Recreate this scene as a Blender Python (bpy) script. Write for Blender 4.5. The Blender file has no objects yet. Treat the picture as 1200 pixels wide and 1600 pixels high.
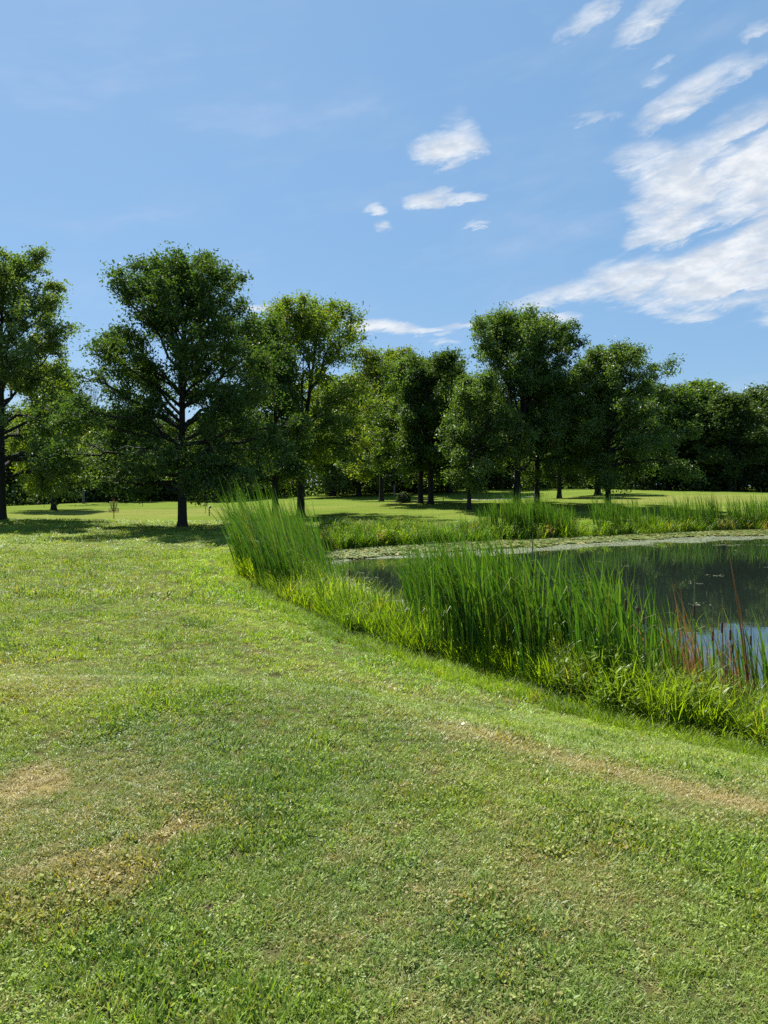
import bpy, math, random
import numpy as np
R = math.radians
rng = np.random.default_rng(7)
random.seed(7)
scene = bpy.context.scene
COL = scene.collection

# ------------------------------------------------------------------ camera
EYE, F, PITCH = 1.6, 1150.0, R(1.99)
cam = bpy.data.cameras.new('camera')
cam.sensor_fit = 'VERTICAL'; cam.sensor_height = 24.0; cam.sensor_width = 18.0
cam.lens = 24.0 * F / 1600.0
cam.clip_start = 0.05; cam.clip_end = 6000
cam_o = bpy.data.objects.new('camera', cam); COL.objects.link(cam_o)
cam_o.location = (0, 0, EYE); cam_o.rotation_euler = (R(90) - PITCH, 0, 0)
scene.camera = cam_o

# ------------------------------------------------------------------ sun, sky, exposure
SUN_AZ, SUN_EL = R(-32), R(56)          # azimuth from +Y towards +X
sdir = np.array([math.sin(SUN_AZ) * math.cos(SUN_EL), math.cos(SUN_AZ) * math.cos(SUN_EL), math.sin(SUN_EL)])
sun = bpy.data.lights.new('sun', 'SUN'); sun.energy = 5.0; sun.angle = R(0.53); sun.color = (1.0, 0.955, 0.88)
sun_o = bpy.data.objects.new('sun', sun); COL.objects.link(sun_o)
from mathutils import Vector
sun_o.rotation_euler = Vector(sdir).to_track_quat('Z', 'Y').to_euler()
sun_o.location = (0, 0, 60)
vs = scene.view_settings
vs.view_transform = 'Standard'; vs.look = 'None'; vs.gamma = 1.0; vs.use_curve_mapping = False
vs.exposure = 1.0
cy = scene.cycles
cy.max_bounces = 8; cy.diffuse_bounces = 4; cy.glossy_bounces = 3; cy.transmission_bounces = 4; cy.transparent_max_bounces = 4
cy.sample_clamp_indirect = 6.0
cy.use_denoising = False
cy.caustics_reflective = False; cy.caustics_refractive = False


class NT:
    """small helper around a node tree"""
    def __init__(s, tree):
        s.t = tree; tree.nodes.clear()
    def n(s, kind, **kw):
        nd = s.t.nodes.new(kind)
        for k, v in kw.items(): setattr(nd, k, v)
        return nd
    def l(s, a, b): s.t.links.new(a, b)
    def set(s, sock, v):
        if hasattr(v, 'is_output') or isinstance(v, bpy.types.NodeSocket): s.l(v, sock)
        else: sock.default_value = v
    def m(s, op, a, b=None, c=None, clamp=False):
        nd = s.n('ShaderNodeMath', operation=op, use_clamp=clamp)
        s.set(nd.inputs[0], a)
        if b is not None: s.set(nd.inputs[1], b)
        if c is not None: s.set(nd.inputs[2], c)
        return nd.outputs[0]
    def smooth(s, x, a, b):
        nd = s.n('ShaderNodeMapRange', interpolation_type='SMOOTHSTEP')
        s.set(nd.inputs['Value'], x); s.set(nd.inputs['From Min'], a); s.set(nd.inputs['From Max'], b)
        return nd.outputs[0]
    def noise(s, vec, scale, detail=3.0, rough=0.55, dist=0.0):
        nd = s.n('ShaderNodeTexNoise')
        if vec is not None: s.l(vec, nd.inputs['Vector'])
        nd.inputs['Scale'].default_value = scale; nd.inputs['Detail'].default_value = detail
        nd.inputs['Roughness'].default_value = rough; nd.inputs['Distortion'].default_value = dist
        return nd.outputs[0]
    def mix(s, fac, a, b, blend='MIX'):
        nd = s.n('ShaderNodeMix', data_type='RGBA', blend_type=blend)
        s.set(nd.inputs[0], fac)
        for i, v in ((6, a), (7, b)):
            if isinstance(v, tuple) and len(v) == 3: v = (*v, 1.0)
            s.set(nd.inputs[i], v)
        return nd.outputs[2]


def pix_az_el(u, v):
    x, y, z = pix_dir(u, v)
    return math.atan2(x, y), math.atan2(z, math.hypot(x, y))


def pix_dir(u, v):
    cx, cy_ = (u - 600) / F, (800 - v) / F
    return (cx, math.cos(PITCH) + cy_ * math.sin(PITCH), -math.sin(PITCH) + cy_ * math.cos(PITCH))


# clouds: where each bank of cloud hangs in the sky (given by the directions read off the photograph)
CLOUDS = [  # u, v, half width, half height (px), tilt deg (anticlockwise up to the right), strength
    (1035, 255, 75, 26, -12, .8), (1075, 290, 85, 50, 14, 1.0), (1165, 262, 90, 60, 30, 1.05), (1060, 345, 75, 40, 24, .95), (1190, 205, 70, 26, 30, .7),
    (1140, 185, 40, 10, 20, .5), (1180, 300, 60, 40, 20, .9),
    (1125, 405, 120, 48, 8, 1.15), (1020, 425, 110, 30, 8, 1.0), (1130, 448, 130, 28, 2, 1.0), (1200, 372, 80, 40, 12, 1.1),
    (900, 453, 95, 14, 13, .8), (835, 466, 50, 6, 12, .6), (1290, 330, 120, 90, 10, 1.1), (1330, 450, 130, 50, 0, .9),
    (1075, 150, 85, 20, 22, .8), (1165, 108, 34, 11, 18, .6), (1035, 98, 22, 6, 22, .5), (1020, 125, 18, 9, 10, .4),
    (925, 25, 52, 14, 22, .7), (1020, 18, 66, 20, 28, .7), (1185, 44, 30, 9, 14, .5), (930, 182, 45, 7, -4, .5),
    (704, 232, 50, 22, 2, 1.0), (722, 205, 26, 14, 14, .6), (708, 185, 26, 20, 40, .32),
    (672, 314, 40, 12, 2, .95), (720, 311, 36, 7, 4, .8), (690, 296, 22, 6, 4, .55), (584, 329, 17, 7, 2, .8),
    (603, 354, 13, 8, 0, .7), (745, 350, 22, 5, 5, .6), (600, 511, 52, 10, -4, 1.0), (655, 517, 44, 6, -3, .85), (725, 508, 44, 6, 6, .65),
    (690, 534, 20, 4, 0, .6), (862, 497, 38, 9, 0, .85), (415, 483, 36, 6, -2, .85), (505, 487, 30, 5, 0, .6), (1080, 496, 50, 7, -3, .7),
    ]
world = bpy.data.worlds.new('World'); scene.world = world; world.use_nodes = True
w = NT(world.node_tree)
tc = w.n('ShaderNodeTexCoord')
sky = w.n('ShaderNodeTexSky', sky_type='NISHITA', sun_disc=False, sun_elevation=SUN_EL, sun_rotation=SUN_AZ,
          altitude=0.0, air_density=1.0, dust_density=0.6, ozone_density=1.6)
sep = w.n('ShaderNodeSeparateXYZ'); w.l(tc.outputs['Generated'], sep.inputs[0])
X, Y, Z = sep.outputs
az = w.m('ARCTAN2', X, Y)
el = w.m('ARCSINE', Z)
# warp the directions a little so that the banks get ragged edges
uv = w.n('ShaderNodeCombineXYZ'); w.l(az, uv.inputs[0]); w.l(w.m('MULTIPLY', el, 2.0), uv.inputs[1])
rotv = w.n('ShaderNodeVectorRotate', rotation_type='Z_AXIS'); w.l(uv.outputs[0], rotv.inputs['Vector']); rotv.inputs['Angle'].default_value = R(-24)
strv = w.n('ShaderNodeMapping'); w.l(rotv.outputs[0], strv.inputs[0]); strv.inputs['Scale'].default_value = (1.0, 2.0, 1.0)
n1 = w.noise(uv.outputs[0], 16.0, 5.0, 0.6)
n2 = w.noise(strv.outputs[0], 20.0, 7.0, 0.68, 0.5)
n3 = w.noise(strv.outputs[0], 62.0, 5.0, 0.65, 0.35)
azw = w.m('ADD', az, w.m('MULTIPLY', w.m('SUBTRACT', n1, .5), .05))
elw = w.m('ADD', el, w.m('MULTIPLY', w.m('SUBTRACT', n2, .5), .03))
mask = None
for (u, v, hw, hh, tilt, st) in CLOUDS:
    a0, e0 = pix_az_el(u, v)
    sc_ = math.cos(a0) ** 2 / F * 1.0
    ra, re = hw * 1.45 * sc_, hh * 1.5 * math.cos(e0) / F
    c, s_ = math.cos(R(tilt)), math.sin(R(tilt))
    da = w.m('SUBTRACT', azw, a0); de = w.m('SUBTRACT', elw, e0)
    p = w.m('ADD', w.m('MULTIPLY', da, c / ra), w.m('MULTIPLY', de, s_ / ra))
    q = w.m('ADD', w.m('MULTIPLY', da, -s_ / re), w.m('MULTIPLY', de, c / re))
    g = w.m('MULTIPLY', w.m('SUBTRACT', 1.0, w.m('ADD', w.m('MULTIPLY', p, p), w.m('MULTIPLY', q, q)), clamp=True), st)
    mask = g if mask is None else w.m('SMOOTH_MAX', mask, g, .08)
for (u, v, hw, hh, tilt, st) in [(1100, 377, 85, 11, 14, .75), (1000, 396, 50, 8, 16, .4), (1165, 222, 80, 7, 26, .5), (1110, 318, 60, 6, 24, .25), (1150, 463, 60, 5, 4, .4)]:   # clear lanes
    a0, e0 = pix_az_el(u, v); ra, re = hw * 1.4 * math.cos(a0) ** 2 / F, hh * 1.4 * math.cos(e0) / F
    c, s_ = math.cos(R(tilt)), math.sin(R(tilt))
    da = w.m('SUBTRACT', azw, a0); de = w.m('SUBTRACT', elw, e0)
    p = w.m('ADD', w.m('MULTIPLY', da, c / ra), w.m('MULTIPLY', de, s_ / ra)); q = w.m('ADD', w.m('MULTIPLY', da, -s_ / re), w.m('MULTIPLY', de, c / re))
    mask = w.m('SUBTRACT', mask, w.m('MULTIPLY', w.m('SUBTRACT', 1.0, w.m('ADD', w.m('MULTIPLY', p, p), w.m('MULTIPLY', q, q)), clamp=True), st), clamp=True)
# scattered cloud over the rest of the sky, like the part in view
side = w.smooth(w.m('ABSOLUTE', az), .62, .95)
gen = w.m('MULTIPLY', w.smooth(w.noise(uv.outputs[0], 2.4, 3.0, .5), .56, .78), side)
mask = w.m('MAXIMUM', mask, gen)
tex = w.m('ADD', w.m('MULTIPLY', n2, .8), w.m('MULTIPLY', n3, .22))
dens = w.smooth(w.m('ADD', mask, w.m('MULTIPLY', w.m('SUBTRACT', tex, .51), 1.6)), .02, 1.2)
dens = w.m('MULTIPLY', dens, w.smooth(mask, .0, .42))
dens = w.m('MULTIPLY', dens, w.smooth(el, .01, .06))
veil = w.m('MULTIPLY', w.smooth(w.noise(strv.outputs[0], 3.2, 4.0, .6), .45, .8), .16)
dens = w.m('MAXIMUM', w.m('MULTIPLY', dens, .97), veil)
shade = w.smooth(w.noise(uv.outputs[0], 22.0, 5.0, .6), .36, .66)
ccol = w.mix(shade, (6.3, 6.8, 7.5), (8.6, 8.8, 9.0))
# hazier summer air than the clear-sky model: lift it towards pale blue
tint = w.mix(.55, sky.outputs[0], (2.15, 4.65, 8.0))
skyc = w.mix(dens, tint, ccol)
bg = w.n('ShaderNodeBackground'); w.l(skyc, bg.inputs['Color']); bg.inputs['Strength'].default_value = 0.055
out = w.n('ShaderNodeOutputWorld'); w.l(bg.outputs[0], out.inputs['Surface'])


# ------------------------------------------------------------------ helpers
def tag(o, label=None, cat=None, group=None, kind=None):
    if label: o['label'] = label
    if cat: o['category'] = cat
    if group: o['group'] = group
    if kind: o['kind'] = kind
    return o


def np_mesh(name, V, faces, mats, mat_idx=None, smooth=False):
    """faces: list of int arrays (n,k) of tris or quads"""
    me = bpy.data.meshes.new(name)
    V = np.asarray(V, np.float32)
    me.vertices.add(len(V)); me.vertices.foreach_set('co', V.ravel())
    loops = np.concatenate([f.ravel() for f in faces]) if faces else np.zeros(0, int)
    tot = np.concatenate([np.full(len(f), f.shape[1]) for f in faces]) if faces else np.zeros(0, int)
    start = np.concatenate([[0], np.cumsum(tot)[:-1]]) if len(tot) else tot
    me.loops.add(len(loops)); me.loops.foreach_set('vertex_index', loops.astype(np.int32))
    me.polygons.add(len(tot)); me.polygons.foreach_set('loop_start', start.astype(np.int32))
    try: me.polygons.foreach_set('loop_total', tot.astype(np.int32))
    except Exception: pass
    for m in (mats if isinstance(mats, (list, tuple)) else [mats]): me.materials.append(m)
    if mat_idx is not None: me.polygons.foreach_set('material_index', np.asarray(mat_idx, np.int32))
    if len(tot): me.polygons.foreach_set('use_smooth', np.full(len(tot), smooth))
    me.update(calc_edges=True); me.validate()
    return me


def link(name, me, parent=None, loc=None, rot=None):
    o = bpy.data.objects.new(name, me); COL.objects.link(o)
    if parent is not None: o.parent = parent
    if loc is not None: o.location = loc
    if rot is not None: o.rotation_euler = rot
    return o


class Geo:
    """collects boxes, tubes and strips; build() makes ONE mesh"""
    def __init__(s): s.V = []; s.F4 = []; s.F3 = []; s.n = 0; s.m4 = []; s.m3 = []
    def add(s, V, q=None, t=None, mi=0):
        V = np.asarray(V, float).reshape(-1, 3)
        if q is not None and len(q): s.F4.append(np.asarray(q, int).reshape(-1, 4) + s.n); s.m4.append(np.full(len(s.F4[-1]), mi))
        if t is not None and len(t): s.F3.append(np.asarray(t, int).reshape(-1, 3) + s.n); s.m3.append(np.full(len(s.F3[-1]), mi))
        s.V.append(V); s.n += len(V)
    def tube(s, P, rad, k=6, caps=True, mi=0):
        P = np.asarray(P, float); n = len(P); rad = np.broadcast_to(np.asarray(rad, float), (n,))
        T = np.gradient(P, axis=0); T /= np.linalg.norm(T, axis=1, keepdims=True) + 1e-9
        ref = np.array([1., 0, 0]) if abs(T[0][0]) < .8 else np.array([0, 1., 0])
        A = np.cross(T, ref); A /= np.linalg.norm(A, axis=1, keepdims=True) + 1e-9
        B = np.cross(T, A)
        th = np.arange(k) * 2 * np.pi / k
        V = P[:, None] + rad[:, None, None] * (A[:, None] * np.cos(th)[None, :, None] + B[:, None] * np.sin(th)[None, :, None])
        i = np.arange(n - 1)[:, None] * k; j = np.arange(k)[None]; j2 = (j + 1) % k
        Q = np.stack([i + j, i + j2, i + k + j2, i + k + j], -1).reshape(-1, 4)
        V = V.reshape(-1, 3); tr = []
        if caps:
            V = np.vstack([V, P[0], P[-1]])
            a, b = n * k, n * k + 1
            for q in range(k):
                tr.append((a, (q + 1) % k, q)); tr.append((b, (n - 1) * k + q, (n - 1) * k + (q + 1) % k))
        s.add(V, Q, tr, mi)
    def box(s, c, d, mi=0):
        c = np.asarray(c, float); d = np.asarray(d, float) / 2
        V = np.array([[x, y, z] for x in (-1, 1) for y in (-1, 1) for z in (-1, 1)]) * d + c
        s.add(V, [(0, 1, 3, 2), (4, 6, 7, 5), (0, 4, 5, 1), (2, 3, 7, 6), (0, 2, 6, 4), (1, 5, 7, 3)], mi=mi)
    def strip(s, P, side, wid, mi=0):
        """ribbon along P with half widths wid towards side; last point a tip"""
        P = np.asarray(P, float); n = len(P); side = np.broadcast_to(np.asarray(side, float), (n, 3)); wid = np.asarray(wid, float)
        V = np.stack([P - side * wid[:, None], P + side * wid[:, None]], 1).reshape(-1, 3)
        i = np.arange(n - 1) * 2
        s.add(V, np.stack([i, i + 1, i + 3, i + 2], -1), mi=mi)
    def mesh(s, name, mats, smooth=False):
        fs, mi = [], []
        if s.F4: fs.append(np.vstack(s.F4)); mi.append(np.concatenate(s.m4))
        if s.F3: fs.append(np.vstack(s.F3)); mi.append(np.concatenate(s.m3))
        return np_mesh(name, np.vstack(s.V), fs, mats, np.concatenate(mi), smooth)


def smoothstep(x, a, b):
    t = np.clip((x - a) / (b - a), 0, 1); return t * t * (3 - 2 * t)


_perm = rng.permutation(512)
_grad = rng.random((512,)) * 2 - 1
def vnoise(x, y, f=1.0, seed=0):
    """smooth value noise, -1..1"""
    x = np.asarray(x, float) * f + seed * 17.3; y = np.asarray(y, float) * f - seed * 9.1
    xi = np.floor(x).astype(int); yi = np.floor(y).astype(int); fx = x - xi; fy = y - yi
    fx = fx * fx * (3 - 2 * fx); fy = fy * fy * (3 - 2 * fy)
    def h(a, b): return _grad[_perm[(a + _perm[b & 511]) & 511]]
    return (h(xi, yi) * (1 - fx) + h(xi + 1, yi) * fx) * (1 - fy) + (h(xi, yi + 1) * (1 - fx) + h(xi + 1, yi + 1) * fx) * fy


def fbm(x, y, f, seed=0, o=4):
    r = 0; a = .5
    for i in range(o): r = r + a * vnoise(x, y, f * 2 ** i, seed + i); a *= .5
    return r


def pix(u, v, Yd):
    d = np.array(pix_dir(u, v)); return np.array([0, 0, EYE]) + d * (Yd / d[1])


# ------------------------------------------------------------------ terrain
WATER = -1.10
POND = np.array([(-3.8, 26), (-3.3, 20.5), (-1.8, 16.5), (-.3, 13.6), (1.2, 11.4), (3.0, 9.6), (4.4, 8.2), (7.2, 7.1), (13, 7.8), (20, 12), (30, 20), (36, 32),
                 (32, 44), (24, 46.5), (17, 43.2), (11, 39.4), (6, 36.8), (2, 34.6), (-1.5, 32), (-3.5, 29.5)], float)
for _ in range(2):
    nx = np.roll(POND, -1, 0); POND = np.stack([POND * .75 + nx * .25, POND * .25 + nx * .75], 1).reshape(-1, 2)


def pond_sd(x, y):
    """signed distance to the water's edge, negative over water"""
    p = np.stack([np.ravel(x), np.ravel(y)], 1); best = np.full(len(p), 1e9); ins = np.zeros(len(p), bool)
    for a, b in zip(POND, np.roll(POND, -1, 0)):
        e = b - a; t = np.clip(((p - a) @ e) / (e @ e), 0, 1)
        best = np.minimum(best, np.hypot(*(p - a - t[:, None] * e).T))
        c = (a[1] > p[:, 1]) != (b[1] > p[:, 1])
        ins ^= c & (p[:, 0] < (b[0] - a[0]) * (p[:, 1] - a[1]) / (b[1] - a[1] + 1e-12) + a[0])
    return np.where(ins, -best, best).reshape(np.shape(x))


CP = [pix(u, v, d) for u, v, d in [
    (0, 1075, 5.8), (300, 1072, 5.85), (500, 1085, 5.7), (300, 1000, 8.6), (0, 1000, 8.4), (300, 960, 11), (0, 950, 11.5), (300, 900, 17.5), (0, 900, 17.2),
    (300, 860, 24), (60, 858, 25), (0, 835, 32), (285, 824, 36), (3, 812, 42), (-200, 830, 36), (178, 813, 50), (330, 815, 45), (100, 800, 62), (260, 799, 62), (20, 791, 80), (178, 785, 85), (330, 785, 85),
    (650, 1125, 5.2), (900, 1185, 4.5), (1200, 1265, 3.7), (700, 1100, 6.2), (1200, 1190, 6.2), (1060, 1160, 6.7), (830, 1100, 7.9), (620, 1025, 9.8), (500, 985, 11.5),
    (400, 930, 15), (330, 880, 20), (440, 820, 36), (620, 813, 48), (560, 801, 56), (630, 786, 64), (672, 788, 62), (600, 774, 88), (732, 796, 54), (815, 787, 58),
    (880, 780, 68), (870, 762, 100), (950, 794, 55), (1000, 812, 47), (1200, 804, 50), (1060, 771, 74), (1200, 772, 75), (1350, 775, 75), (760, 781, 80), (1000, 764, 100), (480, 783, 80)]]
CP += [np.array(p, float) for p in [(-4, -3, 0), (4, -3, 0), (-3, 1, .02), (3, 1, 0), (0, 2.5, .02), (-2.5, 3.5, .03), (2, 3.2, .0), (0, -25, .2), (-30, 0, .3), (30, 0, -.3), (40, 20, -.3),
        (44, 40, -.2), (30, 52, -.1), (-62, 112, -1.4), (-45, 118, -1.3), (-90, 60, 0), (90, 70, .8), (-20, 112, -.2), (20, 130, 1.2), (80, 130, 1.4), (-150, 150, 0), (150, 0, 0), (-150, 0, 0), (0, -150, 0), (0, 190, 1.0)]]
CP = np.array(CP)


def tps_k(r2): return np.where(r2 > 1e-9, r2 * np.log(r2 + 1e-12), 0.0)
_A = tps_k(((CP[:, None, :2] - CP[None, :, :2]) ** 2).sum(-1)) + np.eye(len(CP)) * 2.0
_P = np.hstack([np.ones((len(CP), 1)), CP[:, :2]])
_S = np.linalg.solve(np.block([[_A, _P], [_P.T, np.zeros((3, 3))]]), np.concatenate([CP[:, 2], np.zeros(3)]))


def height(x, y):
    sh = np.shape(x); x = np.ravel(np.asarray(x, float)); y = np.ravel(np.asarray(y, float))
    z = np.full(len(x), .5); r = np.hypot(x, y); k = r < 240
    if k.any():
        xs, ys = x[k], y[k]
        q = _S[len(CP)] + _S[len(CP) + 1] * xs + _S[len(CP) + 2] * ys
        for c, s_ in zip(CP, _S): q = q + s_ * tps_k((xs - c[0]) ** 2 + (ys - c[1]) ** 2)
        b = smoothstep(r[k], 150, 238)
        q = np.clip(q, -2, 3) * (1 - b) + .5 * b
        yc = np.interp(xs, [-12, -3, -1.5, -.5, .25, 1.1, 2, 3], [5.9, 5.8, 5.85, 5.7, 5.2, 4.7, 4.3, 3.9]) + .12 * vnoise(xs, ys, .8, 6)
        q = q + (.05 * smoothstep(ys - yc, -1.6, -.1) - .22 * smoothstep(ys - yc, 0, 1.0)) * smoothstep(-(ys - yc), -9, -1.5) * smoothstep(-xs, -3, 0)
        sd = pond_sd(xs, ys)
        q = np.maximum(q, -.98)
        wgt = smoothstep(sd, 0.0, 1.9)
        bank = WATER + .02 + .10 * np.clip(sd, 0, 2)
        q = np.where(sd >= 0, bank * (1 - wgt) + q * wgt, WATER + .02 - .55 * smoothstep(-sd, 0, 1.6))
        q = q + .02 * fbm(xs, ys, 1.1, 3, 3) * smoothstep(-r[k], -40, -3) * (sd > .3) + .10 * fbm(xs, ys, .11, 9, 2) * smoothstep(sd, 2, 8) * smoothstep(r[k], 8, 20)
        z[k] = q
    return z.reshape(sh)


def ground(u, v, lo=1.5, hi=140):
    """where the line of sight through (u, v) of the photograph meets the ground"""
    d = np.array(pix_dir(u, v)); t = np.geomspace(lo, hi, 3000); P = np.array([0, 0, EYE]) + d[None] * t[:, None]
    below = P[:, 2] < height(P[:, 0], P[:, 1])
    return P[np.argmax(below)] if below.any() else P[-1]


def on(x, y, dz=0.0): return (float(x), float(y), float(height(np.array([x]), np.array([y]))[0]) + dz)


# dry patches of the lawn: worn strip along the brow, scorched places in the foreground
strip_px = [(630, 1120), (720, 1142), (820, 1168), (920, 1196), (1020, 1222), (1120, 1248), (1210, 1270), (1330, 1300)]
STRIP = np.array([ground(u, v)[:2] for u, v in strip_px])
SPOTS = [(*ground(u, v)[:2], r, s_) for u, v, r, s_ in [(65, 1222, .30, 1.), (15, 1285, .28, .9), (125, 1282, .16, 1.), (300, 1290, .28, 1.), (245, 1318, .15, 1.), (115, 1345, .3, .9), (30, 1365, .3, .9), (200, 1365, .18, .8),
         (350, 1265, .2, .5), (240, 1210, .25, .4), (620, 1455, .25, .45), (700, 1390, .35, .4), (900, 1340, .35, .35), (560, 1320, .3, .35), (20, 1420, .3, .6), (160, 1440, .2, .4), (760, 1530, .3, .4)]]


def dry(x, y):
    d = np.zeros(np.shape(x)); best = np.full(np.shape(x), 1e9); tt = np.zeros(np.shape(x))
    for i, (a, b) in enumerate(zip(STRIP[:-1], STRIP[1:])):
        e = b - a; t = np.clip(((x - a[0]) * e[0] + (y - a[1]) * e[1]) / (e @ e), 0, 1)
        dd = np.hypot(x - a[0] - t * e[0], y - a[1] - t * e[1])
        tt = np.where(dd < best, i + t, tt); best = np.minimum(best, dd)
    nz = fbm(x, y, 2.3, 5)
    d = np.maximum(d, smoothstep(-best, -.42, -.02) * .68 * (.5 + .5 * smoothstep(tt, .2, 1.0)) * (1 + .6 * nz))
    for sx, sy, r, s_ in SPOTS:
        q = np.hypot(x - sx, y - sy) / r
        d = np.maximum(d, s_ * smoothstep(-(q + 1.3 * nz + .5 * fbm(x, y, 9, 15)), -1.2, .1) * .9)
    far = smoothstep(y, 40, 60) * smoothstep(-y, -92, -70) * smoothstep(fbm(x * .4, y, .16, 21, 3), -.12, .25) * .42
    gen = smoothstep(fbm(x, y, .9, 11), .12, .42) * .38 * smoothstep(-y, -14, -4)
    return np.clip(np.maximum(np.maximum(d, gen), far), 0, 1)


# ------------------------------------------------------------------ materials
def new_mat(name):
    m = bpy.data.materials.new(name); m.use_nodes = True; return m, NT(m.node_tree)


def simple(name, col, rough=.6, metal=0.0, var=.25, scale=8.0, bump=0.0):
    m, t = new_mat(name)
    g = t.n('ShaderNodeTexCoord'); nz = t.noise(g.outputs['Object'], scale, 4)
    c = t.mix(nz, tuple(x * (1 - var) for x in col), tuple(min(1, x * (1 + var)) for x in col))
    p = t.n('ShaderNodeBsdfPrincipled'); t.l(c, p.inputs['Base Color']); p.inputs['Roughness'].default_value = rough; p.inputs['Metallic'].default_value = metal
    if bump:
        b = t.n('ShaderNodeBump'); b.inputs['Strength'].default_value = bump; b.inputs['Distance'].default_value = .02
        t.l(t.noise(g.outputs['Object'], scale * 3, 5), b.inputs['Height']); t.l(b.outputs[0], p.inputs['Normal'])
    o = t.n('ShaderNodeOutputMaterial'); t.l(p.outputs[0], o.inputs[0]); return m


def leaf_mat(name, dark, light, trans=.42, tcol=None, gloss=.07, rough=.38, warm=None, patch=.35, instancer=False, rnd='island', plant=False):
    """thin leaf: diffuse + light passing through + a waxy sheen; tones vary leaf by leaf and clump by clump"""
    m, t = new_mat(name)
    geo = t.n('ShaderNodeNewGeometry'); tcn = t.n('ShaderNodeTexCoord')
    if rnd == 'attr':
        at = t.n('ShaderNodeAttribute', attribute_name='bl'); r = at.outputs['Fac']
    else:
        r = geo.outputs['Random Per Island']
    c = t.mix(r, dark, light)
    if plant: c = t.mix(1.0, c, t.mix(t.n('ShaderNodeObjectInfo').outputs['Random'], (.52, .60, .78), (1.40, 1.14, .80)), 'MULTIPLY')
    big = t.smooth(t.noise(geo.outputs['Position'], .45, 3), .35, .7)
    c = t.mix(t.m('MULTIPLY', big, patch), c, tuple(min(1, x * k) for x, k in zip(light, (1.5, 1.25, 1.0))))
    if warm: c = t.mix(t.m('MULTIPLY', t.smooth(r, .955, .995), .9), c, warm)
    if instancer:
        ti = t.n('ShaderNodeAttribute', attribute_name='tint', attribute_type='INSTANCER')
        c = t.mix(1.0, c, ti.outputs['Color'], 'MULTIPLY')
        dr = t.n('ShaderNodeAttribute', attribute_name='dryness', attribute_type='INSTANCER')
        c = t.mix(t.m('MULTIPLY', dr.outputs['Fac'], t.smooth(t.m('ADD', r, dr.outputs['Fac']), .5, 1.1)), c, t.mix(r, (.27, .215, .075), (.43, .35, .14)))
    d = t.n('ShaderNodeBsdfDiffuse'); t.l(c, d.inputs[0])
    tr = t.n('ShaderNodeBsdfTranslucent'); t.l(t.mix(1.0, c, tcol or (1.3, 1.45, .5), 'MULTIPLY'), tr.inputs[0])
    g = t.n('ShaderNodeBsdfGlossy'); g.inputs['Roughness'].default_value = rough + .16; g.inputs[0].default_value = (1, 1, 1, 1)
    a = t.n('ShaderNodeMixShader'); a.inputs[0].default_value = trans; t.l(d.outputs[0], a.inputs[1]); t.l(tr.outputs[0], a.inputs[2])
    lw = t.n('ShaderNodeLayerWeight'); lw.inputs['Blend'].default_value = .28
    b = t.n('ShaderNodeMixShader'); t.l(t.m('ADD', t.m('MULTIPLY', lw.outputs['Fresnel'], gloss * .55), gloss * .22), b.inputs[0]); t.l(a.outputs[0], b.inputs[1]); t.l(g.outputs[0], b.inputs[2])
    o = t.n('ShaderNodeOutputMaterial'); t.l(b.outputs[0], o.inputs[0]); return m


# lawn soil and thatch, the distant turf
m_ground, t = new_mat('lawn_turf')
geo = t.n('ShaderNodeNewGeometry'); P_ = geo.outputs['Position']
at = t.n('ShaderNodeAttribute', attribute_name='dry')
bk = t.n('ShaderNodeAttribute', attribute_name='wet')
fr = t.n('ShaderNodeAttribute', attribute_name='fine')
mp = t.n('ShaderNodeMapping'); t.l(P_, mp.inputs[0]); mp.inputs['Scale'].default_value = (.55, 1.6, 1); mp.inputs['Rotation'].default_value = (0, 0, R(14))
na = t.noise(mp.outputs[0], .35, 4); nb = t.noise(P_, 3.5, 6, .7); nc = t.noise(P_, 42, 5, .75)
turf = t.mix(t.smooth(na, .3, .7), (.105, .155, .024), (.160, .205, .038))
turf = t.mix(t.m('MULTIPLY', t.smooth(nb, .5, .75), .5), turf, (.165, .185, .045))
turf = t.mix(t.m('MULTIPLY', t.smooth(nc, .42, .7), .45), turf, (.05, .085, .014))
thatch = t.mix(nc, (.050, .062, .020), (.16, .150, .06))
c = t.mix(fr.outputs['Fac'], thatch, turf)
drc = t.mix(nc, (.17, .14, .05), (.37, .31, .12))
c = t.mix(t.smooth(t.m('ADD', at.outputs['Fac'], t.m('MULTIPLY', t.m('SUBTRACT', nb, .5), .8)), .15, .95), c, drc)
c = t.mix(bk.outputs['Fac'], c, t.mix(nb, (.025, .02, .012), (.06, .05, .025)))
p = t.n('ShaderNodeBsdfPrincipled'); t.l(c, p.inputs['Base Color']); p.inputs['Roughness'].default_value = .9
p.inputs['Specular IOR Level'].default_value = .0
bp = t.n('ShaderNodeBump'); bp.inputs['Strength'].default_value = .7; bp.inputs['Distance'].default_value = .05
t.l(t.m('ADD', nc, t.m('MULTIPLY', nb, 2.0)), bp.inputs['Height']); t.l(bp.outputs[0], p.inputs['Normal'])
o = t.n('ShaderNodeOutputMaterial'); t.l(p.outputs[0], o.inputs[0])

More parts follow.
